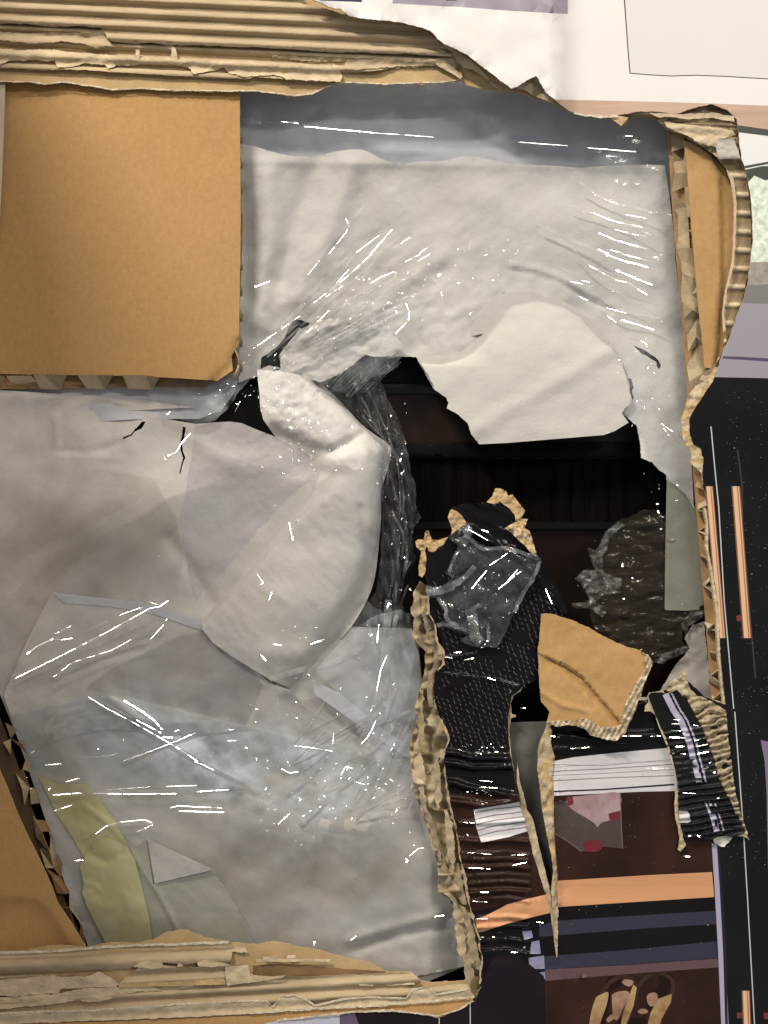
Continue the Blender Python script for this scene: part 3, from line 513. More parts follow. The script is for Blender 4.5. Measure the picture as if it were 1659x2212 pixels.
# shelf picture
pr_('base2', [T('22', -900, -300, 700, -300, 1100, 400, 1300, 400, 1300, 1619)+T('23', 1400, 1800, -900, 1800)], BK2)
pr_('interior', [T('23', -700, 200, 290, 205, 1300, 150, 1320, 705, 0, 910, -250, 960, -700, 1000), T('23', 235, 1395, 1345, 1310, 1370, 1800, 235, 1800)], BRN)
LN = mat('ink_linen', (.70, .67, .68), .35, .10, 30, 0, 0, stretch=(.6, 1, 6))
lin = T('22', 270, 1619, 420, 1590, 700, 1560, 1030, 1530, 1070, 1619)+T('23', 1080, 185, 850, 190, 290, 216, 278, 0)
pr_('linen', [lin], LN)
LL = pm('ink_linen_line', (.22, .19, .20)); DK = pm('ink_dark', (.02, .018, .035))
for a, b, c2, dd in ((10, 40, -18, 2), (52, 60, 12, 3), (78, 90, 46, 2), (112, 118, 84, 3), (28, 30, -6, 1)):
    pr_('linenline', [T('23', 280, a+6, 600, b-18, 1060, c2, 1060, c2+dd*2, 600, b-18+dd*2, 280, a+6+dd*2)], LL)
pr_('linendark', [T('23', 285, 184, 600, 172, 1062, 138, 1062, 150, 600, 182, 285, 194)], DK)
pr_('linen', [T('13', 1435, 312, 1659, 275)+T('23', 75, 255, 130, 440, 0, 480)+T('13', 1485, 528, 1450, 420)], LN)
for t in (0, .22, .4, .6, .8): pr_('linenline', [T('13', 1436+40*t, 330+190*t, 1560+30*t, 305+180*t)+T('23', 85+45*t, 278+170*t, 85+45*t, 285+170*t)+T('13', 1560+30*t, 313+180*t, 1437+40*t, 337+190*t)], LL)
# see-through cloth in the picture
pr_('sheer', [T('23', 300, 260, 370, 250, 720, 195, 732, 552, 600, 540, 560, 572, 470, 570, 380, 500, 305, 455)], pm('ink_sheer', (.085, .060, .055), var=.3))
pr_('sheerlight', [smooth_line(T('23', 380, 226, 560, 207, 712, 200, 712, 330, 690, 350, 650, 372, 600, 386, 575, 412, 566, 414, 556, 395, 520, 370, 470, 340, 420, 310, 392, 285, 372, 250), 3)], mat('ink_blush', (.40, .31, .32), .4, .35, 45, 0, 0, col2=(.30, .17, .17)))
pr_('sheerred', [T('23', 370, 230, 415, 222, 420, 270, 385, 280), T('23', 640, 330, 716, 310, 712, 362, 650, 376), cl('23', 478, 520, 520, 498, 580, 500, 602, 530, 590, 560, 550, 574, 495, 565)], pm('ink_red', (.16, .022, .030), var=.4))
pr_('sheeredge', [band(T('23', 716, 196, 722, 380, 731, 552), 2.2), band(T('23', 303, 458, 380, 505, 470, 572), 2)], pm('ink_sheer_edge', (.16, .12, .11)))
pr_('orange', [T('23', -700, 1140, -400, 1060, -150, 985, 0, 908, 120, 875, 240, 847, 320, 758, 900, 722, 1302, 703, 1316, 862, 900, 888, 320, 925, 270, 962, 0, 1030, -150, 1080, -400, 1130, -700, 1200)], ORG)
pr_('navy', [T('23', 200, 1045, 320, 1012, 900, 975, 1322, 950, 1328, 1035, 900, 1060, 200, 1115), T('23', 232, 1240, 700, 1205, 1330, 1145, 1338, 1252, 800, 1290, 236, 1322)], NAVY)
pr_('plumband', [T('23', 236, 1325, 800, 1293, 1338, 1255, 1345, 1310, 800, 1350, 238, 1396)], pm('ink_plumband', (.125, .070, .075)))
pr_('frame', [T('23', 1300, 520, 1340, 520, 1362, 800, 1388, 1200, 1412, 1800, 1366, 1800, 1340, 1200, 1318, 800)], pm('ink_frame', (.42, .38, .50)))
pr_('framedark', [T('23', 1332, 520, 1345, 520, 1368, 800, 1394, 1200, 1405, 1800, 1390, 1800, 1372, 1200, 1350, 800)], DK)
pr_('frameglow', [T('23', 90, 1080, 150, 1075, 160, 1120, 105, 1135), T('23', 150, 1148, 200, 1138, 210, 1225, 140, 1225), T('23', 130, 1250, 230, 1235, 236, 1320, 140, 1322), T('23', 180, 1345, 235, 1338, 238, 1385, 200, 1380)], pm('ink_glow', (.28, .27, .40)))
GOLD = mat('ink_gold', (.52, .36, .18), .35, .35, 40, 0, 0, col2=(.22, .11, .04)); SHD = pm('ink_shade', (.015, .007, .005))
pr_('shade', [T('23', 640, 1370, 710, 1360, 740, 1420, 660, 1460, 620, 1700, 560, 1700, 600, 1470), T('23', 960, 1345, 1040, 1350, 1065, 1400, 1010, 1480, 930, 1640, 880, 1560, 960, 1420), T('23', 700, 1640, 880, 1630, 880, 1800, 700, 1800)], SHD)
pr_('goldrim', [band(smooth_line(T('23', 525, 1800, 545, 1620, 590, 1500, 660, 1400, 740, 1372, 800, 1400, 812, 1470, 780, 1600, 735, 1700, 720, 1800), 4), 9), band(smooth_line(T('23', 870, 1800, 930, 1640, 1010, 1560, 1050, 1470, 1045, 1390, 980, 1352, 890, 1370, 830, 1440, 815, 1530), 4), 8)], mat('ink_bronze', (.055, .028, .016), .3, .4, 60, 0, 0, col2=(.025, .012, .008)))
pr_('gold', [cl('23', 562, 1500, 600, 1480, 640, 1470, 632, 1540, 605, 1620, 580, 1700, 572, 1800, 508, 1800, 518, 1680, 535, 1580), T('23', 800, 1420, 822, 1440, 800, 1560, 760, 1660, 735, 1800, 690, 1800, 740, 1580), T('23', 960, 1510, 1045, 1480, 1040, 1530, 980, 1640, 930, 1800, 860, 1800, 910, 1600)], GOLD)
pr_('goldpale', [cl('23', 662, 1485, 700, 1466, 760, 1462, 778, 1490, 765, 1530, 735, 1570, 715, 1620, 690, 1650, 668, 1600), cl('23', 725, 1405, 745, 1388, 790, 1392, 800, 1410, 780, 1432, 750, 1425), cl('23', 885, 1500, 900, 1478, 940, 1472, 956, 1500, 945, 1545, 915, 1560, 892, 1540), cl('23', 825, 1592, 850, 1575, 885, 1580, 890, 1600, 850, 1608), cl('23', 625, 1645, 650, 1618, 690, 1602, 695, 1625, 665, 1648, 640, 1662)], mat('ink_gold_pale', (.42, .27, .17), .4, .35, 40, 0, 0, col2=(.20, .09, .06)))
# the foot of the artwork under the torn lower edge
pr_('foot', [T('13', 560, 1600, 900, 1600, 1490, 1400, 1600, 1240, 1700, 1240, 1895, 1400, 1895, 1800, 560, 1800)], pm('ink_foot', (.014, .009, .014)))
pr_('footlight', [T('13', -400, 1600, 560, 1600, 560, 1800, -400, 1800)], pm('ink_footlight', (.55, .54, .62)))
pr_('footlav', [T('13', 560, 1600, 640, 1600, 720, 1800, 560, 1800)], pm('ink_footlav', (.12, .09, .15)))
pr_('doorline', [band(T('13', 1210, 1640, 1211, 1800), 2.0), band(T('13', 1412, 1560, 1414, 1800), 2.0)], None)
# outline of the printed face: outer rectangle, then back along the tear
TOPEDGE = T('10', 380, -120, 380, 0, 440, 20, 500, 45, 570, 60, 620, 100, 740, 125, 900, 140, 960, 145, 1040, 165, 1100, 180, 1160, 210, 1200, 250, 1250, 290, 1330, 325, 1400, 360, 1460, 410, 1530, 460, 1600, 520) + \
    T('20', 20, 560, 60, 550, 90, 530, 180, 482, 200, 510, 235, 580, 280, 620, 330, 660, 360, 690, 440, 725, 600, 742, 740, 728, 850, 710, 950, 712, 1080, 725, 1200, 682, 1300, 665, 1400, 700, 1465, 762, 1472, 870, 1490, 1000, 1530, 1130, 1555, 1300, 1562, 1500, 1555, 1619)
RIGHTEDGE = T('21', 1540, 100, 1530, 180, 1505, 290, 1460, 400, 1420, 520, 1380, 600, 1340, 720, 1300, 825, 1235, 920, 1190, 990, 1158, 1050, 1160, 1150, 1185, 1215, 1232, 1245, 1245, 1310, 1243, 1480, 1265, 1550) + \
    T('22', 1280, 100, 1277, 250, 1308, 400, 1340, 600, 1347, 700, 1352, 850, 1360, 1000, 1372, 1120, 1388, 1250)
RETURN = T('22', 1380, 1255, 1250, 1200, 1130, 1090, 1000, 1165, 905, 1185, 880, 1245, 820, 1250, 700, 1150, 480, 900, 370, 700) + \
    T('A', 1500, 1310, 1460, 1220, 1380, 1050, 1330, 940, 1280, 860, 1220, 800, 1150, 740, 1060, 650, 970, 590, 950, 540, 1010, 460, 1015, 430, 960, 370, 870, 300, 720, 310, 600, 318, 540, 320, 430, 360, 420, 450, 440, 560, 400, 620, 330, 720, 250, 770, 200, 760, 185, 850, 180, 990, 195, 1100, 215, 1190, 210, 1370, 280, 1440, 330, 1600) + \
    T('B', 330, 60, 355, 150, 350, 280, 270, 330, 250, 550, 300, 740, 410, 930, 350, 1150, 380, 1400, 405, 1530) + T('13', 1265, 130, 1285, 280, 1335, 480, 1350, 600, 1390, 800, 1420, 960, 1470, 1130, 1495, 1300, 1490, 1450, 1440, 1560, 1350, 1620, 1200, 1670, 1100, 1650, 900, 1630, 640, 1640, 480, 1660, 150, 1695) + T('03', 1659, 1720, 0, 1800, -300, 1800)
FACE = TOPEDGE+RIGHTEDGE+RETURN+[(-300, 2420, 0), (1900, 2420, 0), (1900, -120, 0)]
SLIT = T('B', 1240, 412, 1160, 440, 1090, 480, 1040, 530, 980, 565, 955, 720, 948, 900, 970, 1130, 1010, 1300, 1035, 1500)+T('23', 35, 60, 60, 150, 78, 250, 120, 430, 160, 580, 210, 740, 250, 850, 270, 960, 298, 1150, 311, 1250, 320, 1050, 320, 900, 312, 650, 297, 500, 292, 200, 278, 0)+T('22', 295, 1590, 272, 1500, 282, 1420, 252, 1370, 268, 1300, 210, 1230, 200, 1100)
WR = [T('B', 360, 1095, 480, 1110, 600, 1150, 800, 1150, 970, 1155), T('B', 360, 1190, 500, 1210, 620, 1240, 800, 1235, 1000, 1225), T('B', 390, 1375, 450, 1380, 560, 1420, 700, 1450, 850, 1475, 1050, 1505), T('B', 410, 1550, 560, 1565, 700, 1595, 900, 1575, 1050, 1545)]
for y0, y1, y2 in ((398, 400, 330), (510, 520, 470), (600, 600, 560), (628, 640, 590), (690, 690, 640), (750, 745, 690), (800, 790, 735), (860, 850, 790), (915, 900, 850), (1030, 1020, 960), (1090, 1080, 1010), (1180, 1170, 1110), (1240, 1240, 1190)):
    WR.append(T('13', 1290+y0*.12, y0, 1480, y1, 1659, y1-10)+T('23', 130, y2+40))
NF = T('B', 280, 1050, 420, 1000, 900, 1000, 950, 1130)[0]
def zP(U, V):
    z = .00012*fbm(U/120, V/120, 200, 2)
    m = np.clip((1260-U)/60, 0, 1)*np.clip((V-1080)/60, 0, 1)
    z = z + m*(.0016*fbm(U/70, V/70, 201, 3)+.0005*fbm(U/22, V/14, 203, 3))
    for i, wl in enumerate(WR): z = z + ridge(U, V, wl, 7 if i < 4 else 4.5, .0040 if i < 4 else (.0016+.0009*(i % 3)))
    z += ridge(U, V, T('B', 360, 210, 480, 205, 640, 180), 4, .0018) + ridge(U, V, T('B', 270, 350, 500, 380, 820, 420, 1050, 490), 4, .0014)
    z += ridge(U, V, T('22', 280, 1450, 600, 1480, 760, 1455, 1010, 1450), 9, .0035) + ridge(U, V, T('22', 280, 1545, 520, 1530, 800, 1500), 7, .0022)
    # the torn tongue stands away from the wall at its tip
    t = np.clip((1330-V)/270, 0, 1)*np.clip((1260-U)/60, 0, 1); z += t*t*.010
    ua, va = rot(U, V, 32)
    z += np.clip((1230-V)/90, 0, 1)*np.clip((1240-U)/60, 0, 1)*(.0022*fbm(ua/60, va/11, 205, 3))
    z += ridge(U, V, T('A', 600, 560, 700, 620, 900, 730, 1100, 860, 1300, 1100, 1480, 1330), 8, .0030)
    # edges beside the long tear lift a little
    z += ridge(U, V, T('B', 960, 560, 950, 1100, 1030, 1500), 8, .0016) + ridge(U, V, T('23', 290, 200, 320, 900), 8, .0020)
    return z
def pickP(U, V):
    r = np.zeros(U.shape, int)
    for i, p in PP: r[inside(U, V, p)] = i
    return r
sheet('printed_liner', FACE, zP, [m for m in PM], car, 26, jag=1.6, thick=.0012, holes=[SLIT], cons=[p for _, p in PP], pick=pickP, step_=2.6, rim=K_TORN, jhole=1.2,
      res2=(3.6, lambda U, V: (V > 1050) & (V < 2100) & (((U > 880) & (U < 1280)) | ((V > 1500) & (V < 1650) & (U < 1500)))), label='printed outer face of the carton')
# woven dashes of the printed basket on the black tongue
da = []
AREA = T('A', 250, 1050, 620, 640, 1150, 830, 1480, 1370, 1380, 1659)+T('B', 1240, 400, 1080, 480, 960, 560, 940, 900, 960, 1060, 420, 1030, 400, 880, 290, 740, 270, 560, 380, 330)
col = 0
for j in range(54):
    for i in range(32):
        x = 905+i*11.6+(j*3.1 % 11.6); y = 1110+j*10.2+(i % 3)*3
        if inside(np.array([x]), np.array([y]), AREA)[0] and vn(x/40., y/30., 9) > -.45 and RNG.rand() > .05: da.append((x+RNG.uniform(-1.3, 1.3), y+RNG.uniform(-1.5, 1.5)))
co = []; fc = []
for x, y in da:
    a = 1.05+RNG.uniform(-.2, .2); L = RNG.uniform(2.4, 4.2); wd = RNG.uniform(.3, .6); b = len(co)
    pts = np.array([[x-L*math.cos(a)-wd*math.sin(a), y-L*math.sin(a)+wd*math.cos(a)], [x+L*math.cos(a)-wd*math.sin(a), y+L*math.sin(a)+wd*math.cos(a)], [x+L*math.cos(a)+wd*math.sin(a), y+L*math.sin(a)-wd*math.cos(a)], [x-L*math.cos(a)+wd*math.sin(a), y-L*math.sin(a)-wd*math.cos(a)]])
    z = zP(pts[:, 0], pts[:, 1])+.00035; co += P(pts[:, 0], pts[:, 1], z).tolist(); fc.append([b, b+1, b+2, b+3])
mesh_obj('woven_dashes', co, fc, pm('ink_dash', (.17, .145, .16)), car, kind='stuff')
def fuzz(pts, wd, z, m=None, res=2.4, jag=1.5):
    """pale torn fibres along a tear: a narrow ragged strip of its own"""
    q = [p[:2] for p in pts]; zf = z if callable(z) else C(z)
    sheet('torn_fibre', [(a, b, jag) for a, b in band(q, wd)], lambda U, V: zf(U, V)+.0005*fbm(U/7, V/7, 71, 2), m or K_FUZZ, car, res, thick=.0003, step_=2)
# ---------------- exposed fluting, upper edge
PITCH = 28.0
def ph(U, V, off=0, sl=.046): return (V-U*sl-off)/PITCH
def zflute(base, amp, off=0, sl=.046, dam=.3):
    def f(U, V):
        p = ph(U, V, off, sl); c = np.cos(2*math.pi*p)
        return base+amp*np.sign(c)*np.abs(c)**.8 + dam*.001*fbm(U/60, V/8, 300, 3) + .00012*fbm(U/4, V/4, 301, 2)
    return f
def by_flute(name, off=0, sl=.046):
    def f(U, V):
        k = np.floor(ph(U, V, off, sl)+.5).astype(int); return [(k == q, name) for q in np.unique(k)]
    return f
INNER = [(-120, -60, 0), (760, -60, 0)]+T('10', 500, 30, 640, 85, 900, 135, 1050, 155, 1180, 215, 1260, 285, 1400, 352, 1540, 455, 1659, 545)+T('20', 60, 548, 180, 490, 245, 590, 330, 655, 440, 722, 600, 742, 655, 755, 722, 806, 780, 752, 900, 745, 950, 768, 980, 740, 1300, 672, 1455, 760, 1465, 870, 1300, 960, 1230, 930, 1160, 880, 1110, 868, 1060, 838, 1010, 822, 960, 770, 900, 747, 780, 752, 722, 806, 655, 757, 600, 747, 440, 735, 335, 690, 300, 655, 230, 642, 160, 627, 110, 600, 30, 582)+T('10', 1600, 592, 1500, 582, 1400, 558, 1350, 528, 1200, 538, 1100, 553, 1000, 545, 860, 552, 700, 543, 620, 540, 530, 548, 450, 585, 380, 615, 270, 630, 160, 615, 60, 597)+T('00', 1560, 592, 1400, 600, 1100, 592, 900, 582, 740, 592, 700, 580, 600, 568, 520, 550, 400, 538, 290, 555, 200, 540, 60, 532, 0, 535, -300, 530)
INNER = INNER[:2]+T('10', 500, 30, 640, 85, 900, 135, 1050, 155, 1180, 215, 1260, 285, 1400, 352, 1540, 455, 1659, 545)+T('20', 60, 540, 180, 486, 245, 590, 330, 655, 380, 700, 335, 688, 300, 655, 230, 642, 160, 627, 110, 600, 30, 582)+T('10', 1600, 592, 1500, 582, 1400, 558, 1350, 528, 1200, 538, 1100, 553, 1000, 545, 860, 552, 700, 543, 620, 540, 530, 548, 450, 585, 380, 615, 270, 630, 160, 615, 60, 597)+T('00', 1560, 592, 1400, 600, 1100, 592, 900, 582, 740, 592, 700, 580, 600, 568, 520, 550, 400, 538, 290, 555, 200, 540, 60, 532, 0, 535, -300, 530)
sheet('inner_liner', INNER, lambda U, V: -.0064+.0005*fbm(U/50, V/50, 12), K_LIN, car, 12, jag=2.2, thick=.0009, step_=2.2)
cornerliner = T('20', 600, 742, 740, 728, 900, 715, 1080, 728, 1200, 690, 1300, 675, 1400, 705, 1455, 765, 1465, 870, 1480, 1000, 1520, 1130, 1545, 1300, 1552, 1500, 1548, 1619)+T('21', 1530, 120, 1515, 200, 1490, 300, 1450, 400, 1410, 520, 1370, 600, 1335, 700, 1290, 820, 1225, 920, 1180, 990, 1148, 1060, 1110, 1060, 1130, 950, 1200, 850, 1240, 760, 1310, 720, 1370, 600, 1385, 510, 1370, 400, 1390, 250, 1430, 100)+T('20', 1450, 1619, 1445, 1300, 1420, 1150, 1395, 1080, 1330, 1000, 1250, 940, 1150, 880, 1090, 850, 1010, 822, 960, 770, 900, 748, 790, 750, 724, 808, 660, 757)
def zcl(U, V):
    # broken cells of the wall's core seen between the two liners down the right-hand edge
    ladder = .0022*np.abs(np.sin((V-U*.05)/40*math.pi))**6*np.clip((U-1540)/10, 0, 1)*np.clip((V-330)/30, 0, 1)
    top = np.clip((330-V)/40, 0, 1)*.0018*np.cos((V-U*.05)/15*math.pi*2/1.9)
    return -.0052+ladder+top+.0007*fbm(U/20, V/20, 14, 3)-.0016*np.clip((V-330)/30, 0, 1)
sheet('torn_core', cornerliner, zcl, [mat('core_brown', (.34, .245, .14), .9, .2, 50, .4, 500), K_PALE], car, 2.6, jag=1.4, thick=.0009, pick=lambda U, V: ((np.abs(np.sin((V-U*.05)/40*math.pi)) > .90) & (V > 330) | (V < 330) & (vn(U/22., V/7., 5) > .15)).astype(int), label='crushed core showing down the right side of the hole')
LOW = [(-120, 20, 0), (560, 20, 0)]+T('10', 700, 130, 1000, 170, 1170, 225, 1250, 300, 1340, 360, 1350, 400, 1360, 500, 1340, 490, 1300, 460, 1180, 440, 1000, 445, 870, 450, 750, 465, 600, 480, 565, 478, 540, 520, 400, 535, 240, 522, 120, 510, 0, 500)+T('00', 1600, 518, 1200, 500, 900, 480, 700, 468, 450, 452, 300, 460, 100, 448, -300, 440)
sheet('flute', LOW, zflute(-.0050, .0022, 31), K_MED, car, 3.4, jag=1.5, thick=.0003, split=by_flute('flute', 31))
UP = [(-120, -60, 0), (650, -60, 0)]+T('10', 300, 15, 480, 60, 620, 100, 740, 130, 900, 150, 1040, 172, 1150, 215, 1200, 262, 1240, 330, 1290, 368, 1200, 365, 1100, 355, 1000, 345, 850, 350, 700, 335, 600, 330, 500, 340, 350, 325, 200, 315, 60, 305)+T('00', 1600, 305, 1400, 300, 1300, 290, 1180, 288, 1110, 295, 1050, 280, 980, 270, 900, 285, 780, 262, 720, 262, 700, 245, 680, 215, 670, 195, 650, 172, 600, 182, 530, 165, 480, 172, 350, 172, 200, 155, 150, 148, 0, 152, -300, 150)
sheet('flute', UP, zflute(-.0018, .0021, 14), K_MED, car, 3.0, jag=2.4, thick=.0003, split=by_flute('flute', 14))
_u = UP[2:]; fuzz([(x, y-1.5) for x, y in T('10', 1290, 366, 1100, 354, 1000, 345, 850, 349, 700, 335, 500, 338, 350, 325, 200, 315, 0, 305)+T('00', 1500, 303, 1300, 290, 1110, 294, 980, 272, 900, 285, 720, 262)], 5, lambda U, V: zflute(-.0018, .0024, 14)(U, V)+.0005)
fuzz([(x, y-1.5) for x, y in T('00', 660, 180, 530, 166, 350, 171, 150, 150, 0, 150, -300, 148)], 5, lambda U, V: zflute(-.0018, .0024, 14)(U, V)+.0005)
fuzz([(x, y-1) for x, y in T('10', 1340, 528, 1200, 538, 1000, 545, 860, 551, 620, 540, 530, 547, 450, 583, 380, 613, 270, 628, 160, 613, 0, 594)+T('00', 1500, 597, 1100, 590, 900, 580, 740, 589, 600, 565, 400, 537, 290, 552, 200, 538, 0, 533)], 2.6, -.0056)
fuzz([(x, y) for x, y in T('20', 335, 665, 440, 728, 600, 746, 700, 738)], 4, .0012)
# torn plies over the lower fluting
def ply(name, out, z, mt=K_PALE, res=3.2, amp=.0010, jag=2.4, curl=0.0, wave=0.0, off=31, th_=.0005, sl=.046):
    return sheet(name, out, lambda U, V: z+amp*fbm(U/26, V/14, 60, 3)+wave*np.cos(2*math.pi*ph(U, V, off, sl)), mt, car, res, jag=jag, thick=th_)
ply('torn_ply', T('00', -300, 195, 0, 205, 150, 220, 300, 208, 480, 215, 560, 205, 680, 215, 700, 250, 745, 310, 690, 300, 640, 320, 560, 290, 400, 270, 250, 285, 0, 262, -300, 262), -.0022, wave=.0010, mt=K_MED)
ply('torn_ply', T('00', -300, 318, 0, 318, 200, 330, 340, 320, 500, 350, 650, 352, 820, 372, 900, 385, 1100, 382, 1300, 400, 1659, 402)+T('10', 0, 408, 200, 425, 505, 435, 520, 415, 545, 432, 575, 500, 560, 535, 480, 535, 380, 520, 210, 520, 190, 500, 100, 490, 0, 500)+T('00', 1600, 500, 1500, 478, 1460, 440, 1400, 460, 1270, 480, 1230, 440, 1100, 420, 900, 420, 760, 430, 710, 448, 680, 420, 560, 410, 510, 430, 440, 440, 380, 445, 360, 400, 200, 390, 60, 400, 0, 420, -300, 420), -.0030, wave=.0012)
ply('torn_ply', T('00', 885, 322, 910, 322, 912, 385, 888, 385), -.0022, res=3, jag=1); ply('torn_ply', T('00', 1120, 285, 1150, 322, 1160, 385, 1115, 390, 1120, 340), -.0022, res=3, jag=1)
ply('torn_ply', T('10', 120, 355, 300, 372, 520, 378, 600, 385, 860, 388, 1000, 395, 1300, 378, 1330, 440, 1180, 430, 1000, 430, 870, 440, 800, 450, 600, 455, 575, 460, 600, 400, 300, 395, 120, 375), -.0034, mt=K_MED, wave=.0010)
ply('torn_ply', T('10', 1170, 405, 1260, 412, 1310, 440, 1365, 500, 1350, 520, 1300, 480, 1200, 430), -.0028, jag=1.6)
ply('torn_ply', T('10', 1180, 225, 1230, 285, 1300, 350, 1330, 400, 1370, 440, 1420, 450, 1500, 500, 1560, 540, 1620, 590, 1560, 560, 1530, 500, 1400, 380, 1330, 340, 1250, 290), -.0010, jag=1.5)
ply('torn_ply', T('20', 30, 555, 110, 520, 180, 485, 200, 512, 215, 560, 300, 640, 280, 655, 200, 625, 150, 600, 110, 570), .0015, amp=.003, jag=1.4)
ply('torn_ply', T('20', 655, 752, 700, 735, 770, 750, 722, 806), -.0005, mt=K_LIN, jag=.8)
ply('torn_ply', T('20', 900, 720, 1080, 728, 1300, 720, 1440, 740, 1450, 780, 1300, 750, 1150, 760, 1040, 745, 960, 750), .0006, amp=.001, jag=1.4)
ply('torn_ply', T('20', 990, 770, 1100, 790, 1300, 810, 1430, 830, 1455, 860, 1340, 890, 1330, 940, 1230, 920, 1150, 870, 1080, 840, 1010, 810), -.0016, amp=.0016, jag=2.2, wave=.0008, off=12)
ply('torn_ply', T('20', 1340, 880, 1440, 885, 1470, 960, 1480, 1010, 1350, 1015, 1330, 960), -.0008, amp=.0014, jag=1.4, mt=mat('grey_ply', (.52, .48, .42), .9, .15))
sheet('torn_ply', T('20', 1395, 1080, 1440, 1140, 1460, 1300, 1455, 1450, 1447, 1619)+T('21', 1440, 80, 1400, 220, 1378, 380, 1390, 490, 1372, 500, 1366, 380, 1385, 230, 1425, 60)+T('20', 1432, 1619, 1440, 1450, 1442, 1300, 1420, 1160), C(-.0015), K_PALE, car, 3, jag=.8, thick=.0005)
# ---------------- lower torn edge
SL = -.055
BIN = [(-120, 2130, 0)]+T('03', -300, 1240, 0, 1240, 160, 1240, 230, 1215, 350, 1200, 400, 1195, 560, 1212, 640, 1195, 700, 1180, 900, 1182, 1000, 1160, 1100, 1108, 1220, 1095, 1300, 1130, 1340, 1150, 1450, 1170, 1600, 1188)+T('13', 20, 1195, 90, 1176, 170, 1180, 300, 1205, 400, 1225, 500, 1252, 640, 1290, 750, 1310, 820, 1345, 870, 1372, 1035, 1372, 1090, 1430, 1180, 1442, 1370, 1430, 1425, 1395, 1470, 1400, 1478, 1480, 1430, 1560, 1350, 1612, 1200, 1660, 1100, 1642, 900, 1622, 640, 1632, 480, 1652, 150, 1688)+T('03', 1659, 1710, 0, 1790, -300, 1800)
BIN = BIN[1:]
sheet('inner_liner', BIN, lambda U, V: -.0068+.0006*fbm(U/50, V/50, 12), K_LIN, car, 8, jag=2.0, thick=.0009, step_=2.2)
def zb(base, amp, off, dam=.5):
    return lambda U, V: zflute(base, amp, off, SL, dam)(U, V)
B1 = T('03', -300, 1245, 0, 1242, 160, 1238, 350, 1235, 560, 1215, 700, 1205, 900, 1195, 1040, 1190, 1250, 1185, 1500, 1172, 1530, 1200, 1600, 1195, 1620, 1250, 1520, 1240, 1500, 1330, 1430, 1310, 1330, 1300, 1200, 1330, 1050, 1310, 950, 1325, 880, 1330, 840, 1350, 600, 1365, 300, 1385, -300, 1400)
sheet('flute', B1, lambda U, V: -.0046+.0022*np.cos(2*math.pi*((V-2033+U*.035)/52)-.3)+.0004*fbm(U/30, V/12, 8, 3)+.0001*fbm(U/4, V/4, 3), K_MED, car, 3, jag=2, thick=.0004)
B2 = T('03', -300, 1400, 0, 1405, 150, 1395, 340, 1385, 420, 1400, 490, 1392, 560, 1400, 640, 1372, 700, 1385, 770, 1450, 900, 1350, 1050, 1330, 1200, 1345, 1500, 1330, 1600, 1320)+T('13', 0, 1405, 110, 1420, 200, 1395, 330, 1405, 500, 1395, 860, 1378, 1035, 1375, 1095, 1440, 1000, 1470, 1100, 1480, 1400, 1440, 1430, 1540, 1200, 1575, 500, 1620, 0, 1650)+T('03', 1500, 1660, 700, 1700, 0, 1730, -300, 1740)
sheet('flute', B2, zb(-.0036, .0016, 2152+14), K_MED, car, 3, jag=1.8, thick=.0004, split=by_flute('flute', 2152+14, SL))
ply('torn_ply', T('03', -300, 1430, 0, 1425, 340, 1395, 420, 1405, 490, 1398, 550, 1405, 640, 1375, 700, 1390, 770, 1450, 760, 1470, 600, 1470, 510, 1480, 400, 1480, 380, 1510, 200, 1520, 100, 1535, 0, 1525, -300, 1530), -.0016, jag=1.6, sl=SL)
ply('torn_ply', T('03', -300, 1545, 100, 1535, 400, 1512, 520, 1480, 760, 1470, 1010, 1470, 1060, 1500, 900, 1500, 760, 1530, 650, 1570, 540, 1565, 500, 1540, 480, 1560, 300, 1590, 150, 1600, 0, 1620, -300, 1620), -.0020, jag=2.2, sl=SL)
ply('torn_ply', T('03', 870, 1340, 910, 1310, 980, 1300, 1060, 1308, 1070, 1345, 980, 1352), -.0014, jag=1.4); ply('torn_ply', T('03', 1155, 1340, 1170, 1310, 1200, 1335), -.0014, jag=1); ply('torn_ply', T('03', 1290, 1310, 1340, 1290, 1420, 1305, 1510, 1330, 1400, 1340, 1300, 1335), -.0014, jag=1.4)
ply('torn_ply', T('03', 770, 1450, 1100, 1440, 1450, 1415, 1475, 1430, 1470, 1455, 1200, 1462, 780, 1475), -.0008, jag=.8, mt=K_LIN)
ply('torn_ply', T('03', 1470, 1340, 1620, 1325, 1635, 1400, 1659, 1395)+T('13', 110, 1405, 200, 1398, 180, 1410, 0, 1440)+T('03', 1480, 1460), -.0006, jag=1.0)
for a in (T('13', 60, 1275, 150, 1272, 155, 1288, 62, 1290), T('13', 215, 1265, 270, 1262, 275, 1282, 215, 1282), T('13', 15, 1292, 200, 1288, 500, 1290, 490, 1305, 200, 1305, 15, 1308), T('13', 860, 1450, 1050, 1440, 1050, 1455, 870, 1462), T('13', 680, 1450, 780, 1450, 780, 1466, 690, 1462)):
    ply('torn_ply', a, -.0030, res=3, jag=.9)
sheet('torn_ply', T('13', -10, 1330, 180, 1320, 360, 1330, 480, 1345, 560, 1350, 860, 1368, 700, 1385, 480, 1400, 200, 1392, 0, 1415), C(-.0062), mat('shade_board', (.26, .155, .07), .9, .2), car, 5, jag=1, thick=.0004)
